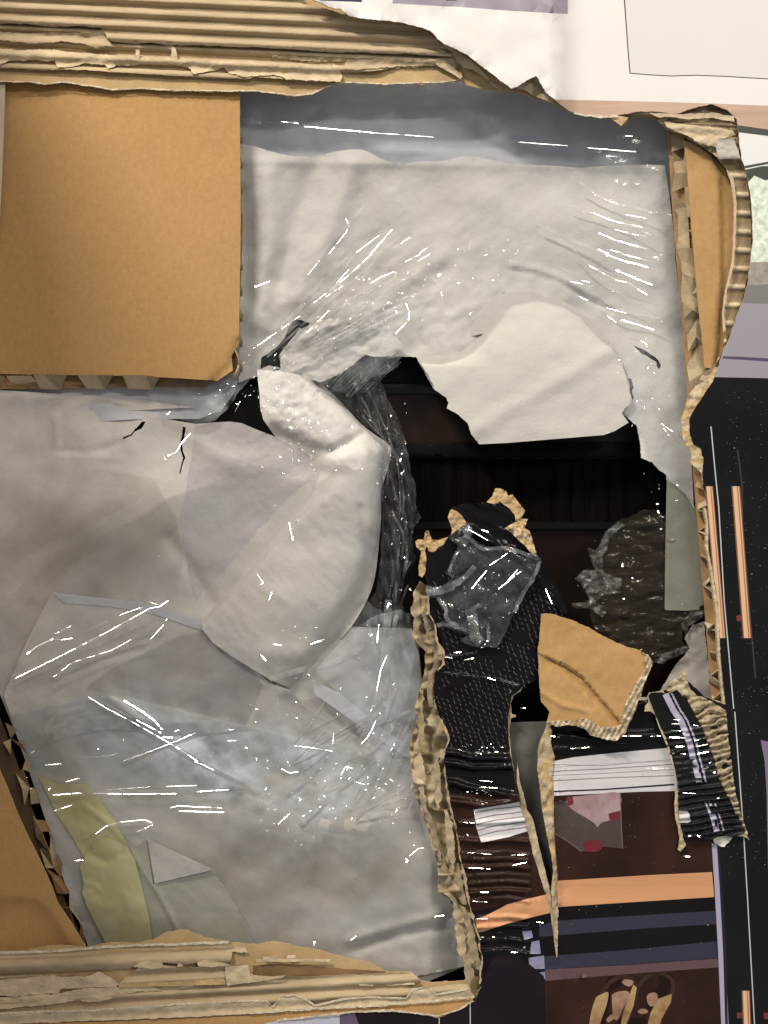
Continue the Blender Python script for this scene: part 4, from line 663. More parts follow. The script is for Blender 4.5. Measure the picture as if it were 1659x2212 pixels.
BL = T('03', -300, 1660, 0, 1640, 220, 1632, 330, 1650, 360, 1625, 600, 1620, 720, 1605, 820, 1610, 880, 1600, 1000, 1590, 1150, 1580, 1300, 1570, 1659, 1555)+T('13', 0, 1555, 80, 1560, 110, 1600, 130, 1595, 180, 1530, 260, 1520, 330, 1545, 400, 1590, 480, 1570, 600, 1545, 750, 1535, 990, 1545, 1040, 1490, 1130, 1465, 1190, 1520, 1300, 1500, 1400, 1480, 1440, 1525, 1200, 1555, 800, 1590, 400, 1610, 0, 1645)+T('03', 1300, 1665, 800, 1685, 0, 1715, -300, 1722)
ply('torn_ply', BL, -.0004, jag=1.8, amp=.0006, wave=.0006, off=2166, sl=SL)
sheet('lower_lip', T('03', -300, 1726, 0, 1720, 800, 1690, 1300, 1672)+T('13', 0, 1652, 400, 1620, 800, 1600, 1200, 1565, 1440, 1535, 1430, 1562, 1350, 1615, 1200, 1662, 1100, 1645, 900, 1625, 640, 1635, 480, 1655, 150, 1690)+T('03', 1659, 1725, 0, 1800, -300, 1800), lambda U, V: -.0032+.0026*np.clip((V-(2220+(-.055)*U)+45)/60, 0, 1), K_PAD, car, 4, jag=1.5, thick=.0008)
fuzz([(x, y+1.5) for x, y in T('03', -300, 1243, 160, 1240, 350, 1232, 560, 1214, 700, 1204, 900, 1194, 1250, 1184, 1500, 1172)], 5, -.0018)
fuzz([(x, y+1) for x, y in T('03', -300, 1642, 0, 1640, 220, 1632, 360, 1627, 600, 1620, 880, 1601, 1150, 1581, 1659, 1556)], 4, .0006)
fuzz([(x, y) for x, y in T('13', 0, 1560, 80, 1562, 120, 1600, 180, 1532, 260, 1524, 330, 1548, 400, 1590, 600, 1547, 750, 1537, 990, 1545, 1040, 1492, 1130, 1468, 1190, 1520, 1400, 1484)], 3.5, .0006)
fuzz([(x, y) for x, y in T('13', 150, 1688, 480, 1654, 640, 1634, 900, 1624, 1100, 1644, 1200, 1662, 1350, 1613, 1430, 1560)], 3.5, .0014)
fuzz([(x, y+1.5) for x, y in T('13', -50, 1640, 400, 1608, 800, 1588, 1200, 1556, 1440, 1528)], 4, .0008)
# ---------------- crushed edge between the film and the printed tongue
BL_ = T('12', 1085, 480, 1045, 540, 1035, 660, 1045, 720, 1030, 830, 1060, 900, 1115, 920, 1120, 1050, 1125, 1110, 1080, 1190, 1055, 1290, 1060, 1400, 1020, 1540, 1025, 1659)+T('13', 1030, 60, 1050, 200, 1095, 330, 1140, 430, 1160, 560, 1190, 640, 1210, 760, 1200, 850, 1280, 900, 1320, 1020, 1335, 1120, 1330, 1250, 1370, 1290, 1382, 1400)
BR_ = T('13', 1478, 1460, 1493, 1300, 1468, 1130, 1418, 960, 1388, 800, 1348, 600, 1330, 450, 1288, 280, 1263, 130, 1248, 0)+T('12', 1250, 1600, 1285, 1510, 1240, 1400, 1190, 1290, 1175, 1150, 1190, 1060, 1240, 1040, 1245, 950, 1200, 870, 1190, 760, 1150, 700, 1140, 560, 1115, 500)
def zband(U, V):
    n = fbm(U/30, V/26, 401, 2); r = 1-2*np.abs(fbm(U/34, V/20, 402, 1))
    fl = .0012*np.sin((V+U*.3)/9.0)*np.clip(1-np.abs(V-1430)/130, 0, 1)
    return -.0088+.0080*n+.0030*r+fl
sheet('torn_edge', BL_+BR_, zband, [K_EDGE, K_HON, K_TORN], car, 2.6, jag=2.2, thick=.0012, rim=K_PALE,
      pick=lambda U, V: np.where(fbm(U/30, V/44, 403, 2) > .12, 1, np.where(fbm(U/30, V/44, 403, 2) < -.25, 2, 0)), label='crushed ragged edge of the carton wall beside the black printed tongue')
g = random.Random(3)
bl = lambda v: float(np.interp(v, [p[1] for p in BL_], [p[0] for p in BL_])); br = lambda v: float(np.interp(v, [p[1] for p in BR_][::-1], [p[0] for p in BR_][::-1]))
def ribbon_ply(v0, v1, f0, f1, wd, z, mt_, seed, tilt):
    """one torn paper layer running along the edge"""
    gg = random.Random(seed); n = max(4, int((v1-v0)/9)); L = []; R = []
    for i in range(n+1):
        t = i/n; v = v0+(v1-v0)*t; l, r = bl(v), br(v); c = l+(r-l)*(f0+(f1-f0)*t); h = wd*.5*math.sin(math.pi*min(max(t, .06), .94))**.5*gg.uniform(.55, 1.25)
        L.append((c-h+gg.uniform(-2, 2), v, 1.6)); R.append((c+h+gg.uniform(-2, 2), v, 1.6))
    cx = sum(p[0] for p in L+R)/len(L+R)
    sheet('torn_ply', L+R[::-1], lambda U, V: z+tilt*(U-br(1700)*0-np.interp(V, [v0, v1], [bl(v0)+(br(v0)-bl(v0))*f0, bl(v1)+(br(v1)-bl(v1))*f1]))/wd*.0045+.0014*fbm(U/40, V/34, seed, 2)+.0004*np.sin(V/4.6+U*.1), mt_, car, 2.6, jag=1.6, thick=.0004)
v = 1285; i = 0
while v < 2110:
    L = g.uniform(70, 150)
    ribbon_ply(v, v+L, g.uniform(.12, .3), g.uniform(.1, .3), g.uniform(16, 24), -.0030, [K_PALE, K_TORN, K_EDGE][i % 3], 600+i, g.choice([-1.6, 1.6]))
    if g.random() < .75: ribbon_ply(v+L*.25, v+L*1.1, g.uniform(.5, .8), g.uniform(.45, .8), g.uniform(12, 22), -.0012, [K_TORN, K_PALE, K_EDGE][i % 3], 640+i, g.choice([-1.6, 1.6]))
    v += L*.86; i += 1
ribbon_ply(1290, 2125, .97, .97, 6, .0014, K_PALE, 720, .5)
shr = T('12', 1055, 218, 1080, 205, 1110, 210, 1122, 150, 1140, 148, 1160, 205, 1200, 210, 1270, 190, 1290, 205, 1240, 240, 1200, 260, 1180, 302, 1145, 285, 1128, 250, 1118, 285, 1128, 340, 1122, 420, 1098, 455, 1078, 440, 1075, 390, 1090, 300, 1090, 280, 1060, 255)
sheet('paper_shred', shr, lambda U, V: .0010+.003*fbm(U/14, V/12, 31, 3), K_LIN, car, 2.4, jag=1.0, thick=.0006, rim=K_PALE, label='twisted kraft shred at the top of the crushed edge')
sheet('paper_shred', T('A', 385, 440, 410, 370, 425, 365, 470, 385, 520, 430, 555, 480, 560, 510, 500, 540, 440, 590, 415, 625, 425, 560, 400, 480), lambda U, V: .0125+.002*fbm(U/14, V/12, 33, 3), K_LIN, car, 2.4, jag=.9, thick=.0006, rim=K_PALE)
sheet('paper_shred', T('A', 750, 300, 800, 250, 835, 175, 870, 172, 930, 200, 950, 240, 990, 230, 1030, 280, 1070, 330, 1110, 380, 1100, 410, 1075, 440, 1020, 490, 1010, 420, 960, 360, 880, 305, 800, 320), lambda U, V: .0088+.0025*fbm(U/18, V/14, 35, 3), K_LIN, car, 2.4, jag=1.3, thick=.0006, rim=K_PALE, label='curled kraft tip above the black printed tongue')
sheet('paper_shred', T('A', 915, 545, 1000, 500, 1070, 455, 1135, 460, 1110, 520, 1100, 545, 1150, 570, 1170, 640, 1200, 740, 1225, 810, 1160, 770, 1100, 700, 1030, 640, 980, 590), lambda U, V: .0100+.0030*fbm(U/8, V/12, 36, 3), [K_LIN, K_PALE], car, 2.2, jag=1.2, thick=.0006, pick=lambda U, V: (vn(U/6., V/8., 3) > .2).astype(int))
# edges of the long tear
sheet('torn_edge', T('B', 1095, 475, 1040, 520, 985, 560, 955, 720, 945, 900, 965, 1130, 1005, 1300, 1030, 1500)+T('23', 40, 80, 60, 150, 72, 260, 118, 430, 158, 580, 208, 740, 250, 870, 270, 960, 295, 1140, 310, 1255, 300, 1100, 270, 830, 250, 740, 220, 620, 190, 500, 160, 370, 120, 300, 100, 200, 78, 130, 60, 0)+T('B', 1030, 1400, 1000, 1240, 975, 1080, 962, 900, 975, 780, 1020, 765, 1025, 750, 985, 740, 975, 640, 1000, 570, 1060, 530),
      lambda U, V: .0002+.0012*fbm(U/14, V/24, 50, 2), K_TORN, car, 2.2, jag=1.0, thick=.0012, label='pale left edge of the long hanging tear')
sheet('torn_edge', T('22', 250, 1370, 300, 1385, 290, 1420, 275, 1490, 300, 1590)+T('23', 280, 60, 295, 200, 300, 500, 320, 660, 325, 900, 322, 1050, 312, 1255, 300, 1120, 285, 960, 275, 820, 290, 700, 270, 560, 240, 430, 215, 260, 200, 150, 190, 40)+T('22', 190, 1560, 205, 1490, 230, 1430),
      lambda U, V: .0004+.0026*fbm(U/14, V/24, 51, 3), [K_TORN, K_LIN], car, 2.2, jag=1.4, thick=.0014, pick=lambda U, V: (fbm(U/10, V/16, 52) > .1).astype(int), label='crushed right edge of the long hanging tear')
sheet('inner_film', [(1050, 1562, 0), (1260, 1556, 0), (1260, 2100, 0), (1050, 2100, 0)], lambda U, V: -.009-.012*np.clip((V-1620)/120, 0, 1)+.002*fbm(U/80, V/60, 5), mat('dull_lining', (.16, .15, .13), .35, .5, 9, .2, 200), car, 7, thick=.0006)
# ---------------- folded brown flap
FLP = T('22', 215, 672, 300, 682, 400, 712, 520, 765, 640, 835, 760, 890, 830, 905, 880, 935, 918, 980, 900, 1040, 860, 1110, 850, 1170, 820, 1230, 800, 1300, 760, 1380, 740, 1440, 700, 1470, 640, 1480, 560, 1450, 500, 1420, 450, 1385, 400, 1390, 330, 1370, 300, 1385, 250, 1370, 268, 1300, 215, 1240, 200, 1130, 192, 900, 212, 740)
def zfb(U, V):
    z = .0050+.0040*np.clip((V-1330)/200, 0, 1)+.0012*fbm(U/60, V/60, 70, 3)
    z += step(U, V, T('22', 290, 970, 380, 1010, 480, 1080, 560, 1180, 620, 1250, 690, 1330, 740, 1400), 26, -.0050) + ridge(U, V, T('22', 200, 1170, 350, 1260, 520, 1300, 560, 1390), 6, .0012)
    z += ridge(U, V, T('22', 500, 1190, 560, 1300, 600, 1400), 5, .0014) + ridge(U, V, T('22', 390, 1060, 480, 1140, 560, 1260), 6, -.0010)
    return z
sheet('torn_flap', FLP, zfb, K_PAD, car, 3.4, jag=1.3, thick=.0016, rim=K_TORN, label='brown inside of the carton flap folded over the front')
sheet('torn_edge', T('22', 250, 1372, 330, 1358, 430, 1352, 500, 1345, 540, 1370, 600, 1400, 680, 1400, 730, 1380, 738, 1290, 770, 1190, 830, 1100, 880, 1030, 875, 950, 850, 915, 900, 945, 922, 985, 905, 1045, 868, 1120, 850, 1190, 830, 1240, 800, 1320, 765, 1400, 745, 1450, 690, 1485, 620, 1475, 560, 1460, 520, 1445, 500, 1415, 440, 1390, 380, 1385, 320, 1395, 290, 1385),
      lambda U, V: .0066+.0040*np.clip((V-1330)/200, 0, 1)+.0026*fbm(U/16, V/13, 81, 3)+.0008*np.sin(U*.55+V*.3), [K_TORN, K_EDGE, K_FUZZ], car, 2.2, jag=1.8, thick=.003, pick=lambda U, V: np.where(fbm(U/9, V/9, 82) > .15, 1, np.where(fbm(U/9, V/9, 82) < -.28, 2, 0)), label='ragged pale edge of the folded brown flap')
# ---------------- wrinkled printed strip on the right
ST = T('C', 375, 590, 400, 560, 500, 555, 560, 570, 650, 530, 700, 590, 740, 610, 790, 700, 850, 810, 900, 900, 930, 990, 970, 1090, 1000, 1160, 1020, 1240, 1050, 1370, 1110, 1500, 1170, 1600, 1210, 1700, 1270, 1790, 1305, 1880, 1300, 1920, 1200, 1960, 1080, 1930, 1000, 1980, 880, 1960, 740, 1960, 700, 1900, 680, 1800, 665, 1690, 665, 1500, 640, 1330, 610, 1200, 560, 1100, 530, 960, 480, 860, 430, 740, 390, 640)
stp = T('C', 540, 570, 575, 640, 620, 730, 690, 830, 740, 950, 780, 1060, 810, 1200, 840, 1300, 870, 1430, 960, 1640, 1010, 1780, 1040, 1900)
STM = [BK, pm('ink_stripe', (.48, .44, .55)), BK2, LN]
stripe = band(stp, 13)
sdark = band([(x+9, y-1) for x, y in stp], 2.5); s2 = band([(x+14, y-1) for x, y in stp], 3.5)
wh = T('C', 668, 1700, 755, 1705, 775, 1740, 778, 1780, 792, 1800, 760, 1815, 680, 1815)
def pst(U, V):
    r = np.zeros(U.shape, int); ok = vn(U/9., V/9., 77) > -.45; top = V < 1640
    r[inside(U, V, stripe) & (ok | top) & ((V < 1690) | (V > 1735))] = 1; r[inside(U, V, s2) & (ok | top) & ((V < 1690) | (V > 1735))] = 1; r[inside(U, V, sdark)] = 0; r[inside(U, V, wh)] = 3; return r
def zst(U, V):
    q = V-(U-1450)*-.16
    wv = np.clip((V-1555)/40, 0, 1); p = q+5*fbm(U/60, V/25, 91, 2)
    return .0050+.0030*np.clip((1600-V)/140, 0, 1)+wv*(.0017*np.cos(2*math.pi*p/14.5)*(0.6+.5*vn(U/60., q/20., 7)))+.0007*fbm(U/20, V/20, 92)-.0045*np.clip((V-1800)/60, 0, 1)+.0016*np.cos((U-(1350+(V-1470)*.25)-45)/50)
sheet('torn_strip', ST, zst, STM, car, 2.4, jag=1.2, thick=.0014, rim=K_TORN, pick=pst, cons=[stripe, wh], label='wrinkled black printed strip hanging in the tear at right')
sheet('torn_edge', T('C', 560, 500, 600, 455, 690, 400, 660, 370, 735, 360, 745, 430, 780, 520, 860, 590, 980, 640, 1060, 690, 1120, 730, 1140, 850, 1145, 950, 1165, 1080, 1175, 1200, 1195, 1350, 1215, 1500, 1250, 1620, 1275, 1740, 1310, 1850, 1340, 1920, 1350, 1985, 1310, 1920, 1270, 1800, 1210, 1710, 1165, 1600, 1110, 1500, 1050, 1370, 1020, 1240, 990, 1150, 960, 1080, 925, 990, 900, 905, 850, 815, 790, 700, 740, 610, 700, 590, 655, 530, 560, 545),
      lambda U, V: .0022+.0022*fbm(U/14, V/12, 95, 3)+np.clip((V-1500)/40, 0, 1)*.0022*np.cos(2*math.pi*(V+(U-1500)*.25+12*fbm(U/30, V/20, 96))/15), [K_TORN, K_EDGE, K_HON], car, 2.2, jag=1.8, thick=.0016, pick=lambda U, V: np.where(fbm(U/14, V/9, 97) > .15, 1, np.where(fbm(U/12, V/9, 97) < -.3, 2, 0)), label='crushed fluting beside the wrinkled black strip')
sheet('torn_edge', T('C', 640, 1480, 668, 1510, 680, 1600, 668, 1700, 672, 1780, 700, 1860, 708, 1960, 740, 2030, 690, 2100, 662, 2080, 680, 1980, 670, 1880, 640, 1780, 630, 1640), lambda U, V: .0048-.003*np.clip((V-1800)/60, 0, 1)+.001*fbm(U/8, V/8, 98), K_PALE, car, 2.4, jag=1.2, thick=.0012)
sheet('torn_edge', T('C', 365, 600, 385, 560, 520, 545, 530, 560, 400, 572, 385, 610, 440, 740, 500, 880, 545, 1000, 590, 1140, 640, 1330, 632, 1340, 575, 1140, 530, 1010, 480, 900, 445, 780, 400, 740, 340, 740, 345, 690, 380, 650), lambda U, V: .0068+0*U, K_PALE, car, 2.6, jag=.9, thick=.001)
sheet('torn_edge', T('C', 1000, 1970, 1060, 1955, 1130, 1940, 1190, 1950, 1160, 2010, 1110, 2050, 1060, 2040, 1010, 2010), lambda U, V: .0012+.001*fbm(U/6, V/6, 99), mat('white_fibre', (.74, .70, .60), .95, .1, 100, .6, 500), car, 2.2, jag=2, thick=.0008); sheet('torn_edge', T('C', 1040, 1900, 1110, 1880, 1125, 1900, 1090, 1930, 1050, 1925), C(.0032), K_PALE, car, 2.2, jag=1.2, thick=.0006); sheet('torn_edge', T('C', 1210, 1945, 1240, 1915, 1300, 1925, 1330, 1900, 1320, 1940, 1355, 1985, 1300, 1950), C(.0026), K_PALE, car, 2.4, jag=1.4, thick=.0006)
# torn liner lip along the right-hand side of the hole
lip = T('21', 1320, 720, 1270, 800, 1200, 840, 1150, 910, 1130, 990, 1105, 1050, 1110, 1130, 1125, 1215, 1155, 1230, 1170, 1290, 1165, 1330, 1235, 1400, 1243, 1480, 1245, 1310, 1232, 1245, 1185, 1215, 1160, 1150, 1158, 1050, 1190, 990, 1235, 920, 1300, 825, 1340, 720)
sheet('torn_edge', lip, lambda U, V: -.0006+.0014*fbm(U/12, V/12, 61, 3), [K_LIN, K_PALE], car, 2.6, jag=1.4, thick=.001, pick=lambda U, V: (vn(U/9., V/12., 61) > .1).astype(int), label='kraft lip torn along the right side of the hole')
lip2 = T('22', 1262, 0, 1278, 100, 1275, 250, 1306, 400, 1338, 600, 1345, 700, 1350, 850, 1358, 1000, 1370, 1120, 1386, 1250, 1374, 1250, 1358, 1120, 1345, 1000, 1335, 850, 1328, 700, 1318, 600, 1290, 400, 1262, 250, 1266, 100, 1250, 0)
sheet('torn_edge', lip2, lambda U, V: -.0004+.0008*fbm(U/9, V/12, 62, 3), K_PALE, car, 2.4, jag=1.0, thick=.004)
# ================================================================ adhesive tape strip
tp = thing('tape_strip', 'grey translucent tape strip beside the torn film at right', 'tape', (1475, 1200, -.021))
sheet('tape_strip_film', [(a, b, .2) for a, b in T('21', 1013, 1440)+T('22', 1008, 60, 1003, 350, 1000, 640, 1005, 652, 1150, 655, 1222, 648, 1222, 630, 1245, 620, 1240, 400, 1215, 200, 1195, 0)+T('21', 1175, 1570, 1100, 1500, 1060, 1460)], lambda U, V: -.0215+.0004*fbm(U/30, V/30, 3), TAPE, tp, 6, thick=0)
# ================================================================ stretch film
def layers_sheen(*bl):
    def f(U, V):
        r = .022+.05*np.clip(fbm(U/60, V/60, 801, 3)*1.5+.3, 0, 1)
        for b in bl: r = r + blob(U, V, *b)
        return np.clip(r, 0, .9)
    return f
fu = thing('stretch_film', 'clear stretch film pulled into diagonal creases over the upper foam', 'film', (980, 560, -.016), 'clear stretch film')
def zfu(U, V):
    u2, v2 = rot(U, V, -38)
    z = -.0195+.0004*fbm(u2/200, v2/24, 811, 4)+.0008*fbm(U/160, V/120, 812, 3)
    m = np.exp(-((U-840)/230)**2-((V-690)/110)**2)
    z += m*(.0014*fbm(U/18, V/18, 813, 4))
    z += np.clip((U-1250)/60, 0, 1)*np.clip((900-V)/200, 0, 1)*.00012*np.sin((V-(U-1300)*.30)/7.5)
    u3, v3 = rot(U, V, 30); z += np.clip((U-1200)/100, 0, 1)*.00015*fbm(u3/80, v3/9, 814, 3)
    return z
FU = [(518, 180, 0), (900, 200, 0), (1250, 250, 0), (1440, 270, 0), (1462, 500, 0), (1490, 900, 0), (1505, 1090, 0)]+T('21', 1060, 1470, 1010, 1410, 920, 1330, 850, 1300, 845, 1200, 825, 1100, 780, 1060, 740, 1000, 780, 900, 760, 760, 700, 640, 560, 500, 430, 340, 300, 250, 150, 200, 0, 240)+T('11', 1500, 520, 1350, 640, 1200, 700, 1070, 675, 960, 665, 940, 740, 840, 790, 740, 820, 620, 880, 540, 900, 430, 850, 300, 800, 160, 760, 30, 760)+T('01', 1560, 900, 1500, 1000, 1400, 1090, 1280, 1112, 1100, 1060, 1000, 1010, 960, 900, 1100, 820, 1400, 820, 1560, 640)
sheet('film_layer', FU, zfu, FILM, fu, 4.5, jag=1.5, thick=0, attrf=layers_sheen((740, 770, 90, 40, .08, -30), (830, 700, 60, 60, .14), (470, 870, 60, 30, .22, -30), (1400, 900, 40, 200, .10), (1430, 1000, 40, 80, .10)))
fl = thing('stretch_film', 'clear stretch film with painted bluish sheen and bright creases over the lower grey foam', 'film', (450, 1600, -.016), 'clear stretch film')
def zflo(U, V):
    u2, v2 = rot(U, V, -32); u3, v3 = rot(U, V, 38)
    z = -.0175+.0005*fbm(u2/200, v2/22, 821, 4)*np.clip((1560-V)/150, 0, 1)+.0006*fbm(u3/220, v3/30, 822, 4)*np.clip((V-1450)/150, 0, 1)+.0010*fbm(U/120, V/90, 823, 3)
    m = np.exp(-((U-650)/160)**2-((V-1680)/160)**2); z += m*(.0013*fbm(U/16, V/16, 824, 4))
    z += -.010*np.clip((130-U+(V-1600)*.42)/120, 0, 1)*np.clip((V-1500)/200, 0, 1) - .006*np.clip((U-930)/60, 0, 1)
    z += np.exp(-((U-640)/200)**2-((V-1150)/330)**2)*.011
    return z
FLo = [(-60, 1400, 0), (30, 1280, .5), (120, 1180), (330, 1060), (500, 960), (640, 960)]+[(770, 1000)]+T('11', 885, 1250, 850, 1500)+T('12', 815, 250, 740, 600, 780, 640, 1030, 800)+[(905, 1400), (900, 1640), (915, 1760, 0), (960, 1900, 0), (1010, 2085, 0), (700, 2100, 0), (330, 2100, 0), (215, 2050, 0), (130, 1880, 0), (95, 1760, 0), (40, 1600, 0), (0, 1500, 0)]
sheet('film_layer', FLo, zflo, FILM_LO, fl, 4.5, jag=2, thick=0, attrf=layers_sheen((430, 1630, 210, 60, .36, 32), (600, 1600, 170, 60, .22, 10), (720, 1720, 110, 110, .22), (250, 1560, 160, 50, .12), (820, 1560, 90, 110, .14), (330, 1700, 160, 50, .16, 10)))  # pale blue blobs put a cool sheen into the film's milkiness
# gathered grey curtain of film left of the hole
hg = thing('stretch_film', 'gathered grey film curtain hanging down the left side of the dark hole', 'film', (850, 1100, -.02), 'clear stretch film')
CUR = T('D', 370, 725, 480, 680, 600, 600, 700, 530, 800, 455, 860, 480, 960, 495, 1160, 475, 1080, 540, 990, 590, 950, 700, 1000, 860, 1080, 1000, 1130, 1100, 1180, 1300, 1220, 1480, 1225, 1570, 1270, 1659)+T('12', 1060, 0, 1095, 65, 1040, 130, 1030, 220, 1055, 330, 1030, 370, 960, 420, 950, 520, 975, 640, 980, 680, 1030, 690, 1035, 760, 880, 830, 760, 820, 620, 800, 700, 690, 800, 540, 830, 300, 840, 0)+T('D', 1010, 1300, 900, 1190, 760, 1100, 640, 960, 520, 860)
def zc(U, V):
    a = np.interp(V, [780, 900, 1100, 1360], [55, 60, 75, 85]); u2, v2 = rot(U, V, 0); q = U-np.interp(V, [770, 900, 1000, 1100, 1200, 1360], [740, 790, 845, 870, 875, 850])
    return -.0230+.0030*fbm(q/16, V/110, 831, 4)+.0012*fbm(U/20, V/20, 832, 3)+.003*np.cos(q/22)
sheet('film_layer', CUR, zc, FILM_G, hg, 3, jag=2.0, thick=0)
sheet('film_layer', T('D', 560, 640, 640, 600, 700, 540, 800, 460, 870, 490, 960, 500, 1160, 478, 1060, 560, 980, 600, 860, 690, 760, 780, 640, 870, 560, 800), lambda U, V: zc(U, V)+.004, FILM_G, hg, 3, jag=1.6, thick=0)
sheet('film_layer', T('12', 640, 790, 800, 700, 960, 660, 1020, 720, 1040, 800, 1060, 930, 1000, 1250, 880, 1500, 700, 1659, 640, 1640, 800, 1400, 860, 1100, 700, 1000, 600, 900), lambda U, V: -.0165+.0016*fbm((U-V*.2)/10, V/90, 834, 4), FILM, hg, 3.4, jag=2, thick=0, attrf=lambda U, V: .10+.14*np.clip(fbm((U-V*.2)/8, V/80, 835, 3)*2+.4, 0, 1))
# torn film over the brown glass
tf = thing('stretch_film', 'ragged torn film with curled fingers over the brown glass', 'film', (1400, 1250, -.022), 'clear stretch film')
TF = T('22', 1010, 60, 960, 20, 870, 10, 800, 50, 720, 70, 700, 120, 640, 150, 590, 210, 600, 270, 520, 300, 560, 340, 560, 395, 470, 400, 430, 450, 470, 490, 530, 530, 520, 590, 405, 610, 430, 640, 520, 640, 540, 740, 570, 780, 640, 820, 760, 890, 860, 920, 930, 980, 1000, 960, 1100, 910, 1160, 890, 1110, 850, 1120, 740, 1250, 700, 1250, 640, 1240, 400, 1200, 60)
def ztf(U, V): return -.0235+.0020*fbm((U+V*.2)/60, V/14, 841, 4)+.0018*fbm(U/26, V/26, 842, 3)
sheet('film_layer', TF, ztf, FILM_T, tf, 3, jag=2.6, thick=0)
FILM_R = film('film_rim', milk=.10, bump=.8, bscale=(200, 200, 200), fres=.8, mtint=(.55, .55, .50))
sheet('film_layer', T('22', 720, 75, 740, 110, 680, 160, 640, 200, 640, 260, 600, 300, 620, 420, 720, 450, 730, 540, 600, 560, 560, 600, 640, 640, 600, 700, 540, 650, 405, 612, 520, 590, 470, 490, 430, 450, 480, 400, 560, 395, 530, 330, 510, 255, 560, 270, 590, 230, 620, 150), lambda U, V: -.0205+.0028*fbm(U/14, V/10, 843, 3), FILM_R, tf, 2.6, jag=2.4, thick=0)
sheet('film_layer', T('22', 920, 985, 1000, 925, 1100, 890, 1160, 880, 1130, 820, 1110, 740, 1160, 660, 1250, 650, 1240, 700, 1150, 760, 1150, 860, 1165, 905, 1080, 950, 980, 990), lambda U, V: -.0205+.0028*fbm(U/14, V/10, 844, 3), FILM_R, tf, 2.6, jag=2.0, thick=0)
fm = thing('foam_scrap', 'grey brown foam scrap behind the wrinkled black strip', 'foam scrap', (1500, 1420, -.026))
sheet('foam_layer', T('22', 1252, 725, 1180, 745, 1130, 830, 1160, 900, 1090, 980, 1040, 1050, 1010, 1110, 960, 1180, 1100, 1300, 1310, 1300, 1290, 1100, 1270, 900), lambda U, V: -.0260+.0020*fbm(U/40, V/40, 851, 3), mat('foam_dull', (.40, .36, .33), .6, .1, 14, .3, 300), fm, 5, jag=1.5, thick=.0009)
# film scrap on the black tongue
fs = thing('film_scrap', 'crumpled scrap of clear film stuck on the black printed tongue', 'film scrap', (1050, 1270, .004))
FS = T('A', 400, 640, 480, 570, 560, 540, 590, 620, 640, 650, 760, 720, 850, 705, 1000, 750, 1150, 800, 1265, 845, 1220, 960, 1180, 1060, 1060, 1220, 1000, 1340, 960, 1440, 900, 1560, 850, 1659, 640, 1650, 500, 1600, 560, 1540, 380, 1470, 280, 1440, 380, 1400, 340, 1300, 290, 1200, 200, 1180, 180, 1110, 330, 1080, 440, 1010, 400, 950, 420, 880, 470, 780, 480, 700)
def zfs(U, V): return zP(U, V)+.0045+.0016*fbm(U/20, V/20, 861, 4)
sheet('film_layer', FS, zfs, film('film_thin', milk=.035, bump=.8, bscale=(90, 90, 90), deg=-50, fres=1.6), fs, 2.8, jag=2.0, thick=0)
for pts, wd in ((T('A', 180, 1110, 300, 1120, 400, 1090, 520, 1020, 640, 900), 13), (T('A', 190, 1160, 330, 1150, 450, 1100), 8), (T('A', 440, 1010, 400, 960, 430, 860, 480, 760), 7), (T('A', 600, 650, 720, 740, 860, 730, 1000, 750, 1160, 800, 1260, 840), 9), (T('A', 1250, 850, 1190, 1000, 1080, 1180, 1010, 1330), 8), (T('A', 300, 1200, 370, 1300, 380, 1400, 520, 1480, 640, 1540), 9), (T('A', 600, 1300, 620, 1400, 640, 1540, 700, 1620), 22), (T('A', 760, 1430, 770, 1600), 7), (T('A', 560, 1330, 640, 1280, 700, 1270), 8), (T('A', 480, 580, 560, 560, 540, 640, 500, 700), 22), (T('A', 290, 1450, 420, 1450, 560, 1500), 7)):
    sheet('film_fold', band(smooth_line(pts, 4), wd), lambda U, V: zfs(U, V)+.0022, FILM_W, fs, 2.6, jag=2.6, thick=0)

# added flap out of view at left, casts the diagonal shade on the board
fx = np.array([-175.0]*6); co = []; fc = []
rows_ = [-330, -100, 200, 520, 760, 1000, 1300, 1600, 1900, 2200, 2420]
for j, v in enumerate(rows_):
    out_ = .33+.02*math.sin(j*1.7)+(-.05 if j == 0 else 0)
    for q in range(5):
        t = q/4; p = P(np.array(-175.0), np.array(float(v)), np.array(0.0)); co.append((float(p[0])-.012*t*t+.004*math.sin(j+q), -out_*t, float(p[2])+.006*math.sin(q*2.1+j)))
for j in range(len(rows_)-1):
    for q in range(4): a_ = j*5+q; fc.append((a_, a_+1, a_+6, a_+5))
o_ = mesh_obj('added_flap', co, fc, K_PAD, car, label='added brown flap out of view, shading the upper left board and foam'); m_ = o_.modifiers.new('t', 'SOLIDIFY'); m_.thickness = .007
# ================================================================ creases of the film that catch the lamps
GV = {'hi': ([], [], []), 'lo': ([], [], [])}
CAM = Vector((0, -D, ZC))
def glint(x, y, z, ang, L, wd, which, lamp=None, jit=.022, soft=None):
    """a small flat of folded film: long side along ang (picture), turned so that the battens shine in it"""
    p = Vector(P(np.array(float(x)), np.array(float(y)), np.array(float(z))))
    l = LAMPS[lamp if lamp is not None else RNG.choice([0, 1, 2, 1])]
    n = ((CAM-p).normalized()+(l-p).normalized()).normalized()
    n = (n+Vector(RNG.uniform(-jit, jit, 3))).normalized()
    t = Vector((math.cos(ang), 0, -math.sin(ang))); t = (t-n*t.dot(n)).normalized(); b = n.cross(t)
    co, fc, mi = GV[which]; mi.append(int(RNG.rand() < .55) if soft is None else int(soft)); i = len(co); hl = L*S/2; hw = wd*S/2
    co += [tuple(p-t*hl-b*hw*.7), tuple(p+t*hl-b*hw*.7), tuple(p+t*hl+b*hw*.7), tuple(p-t*hl+b*hw*.7)]; fc.append([i, i+1, i+2, i+3])
def zat(f, x, y): return float(f(np.array([x]), np.array([y]))[0])
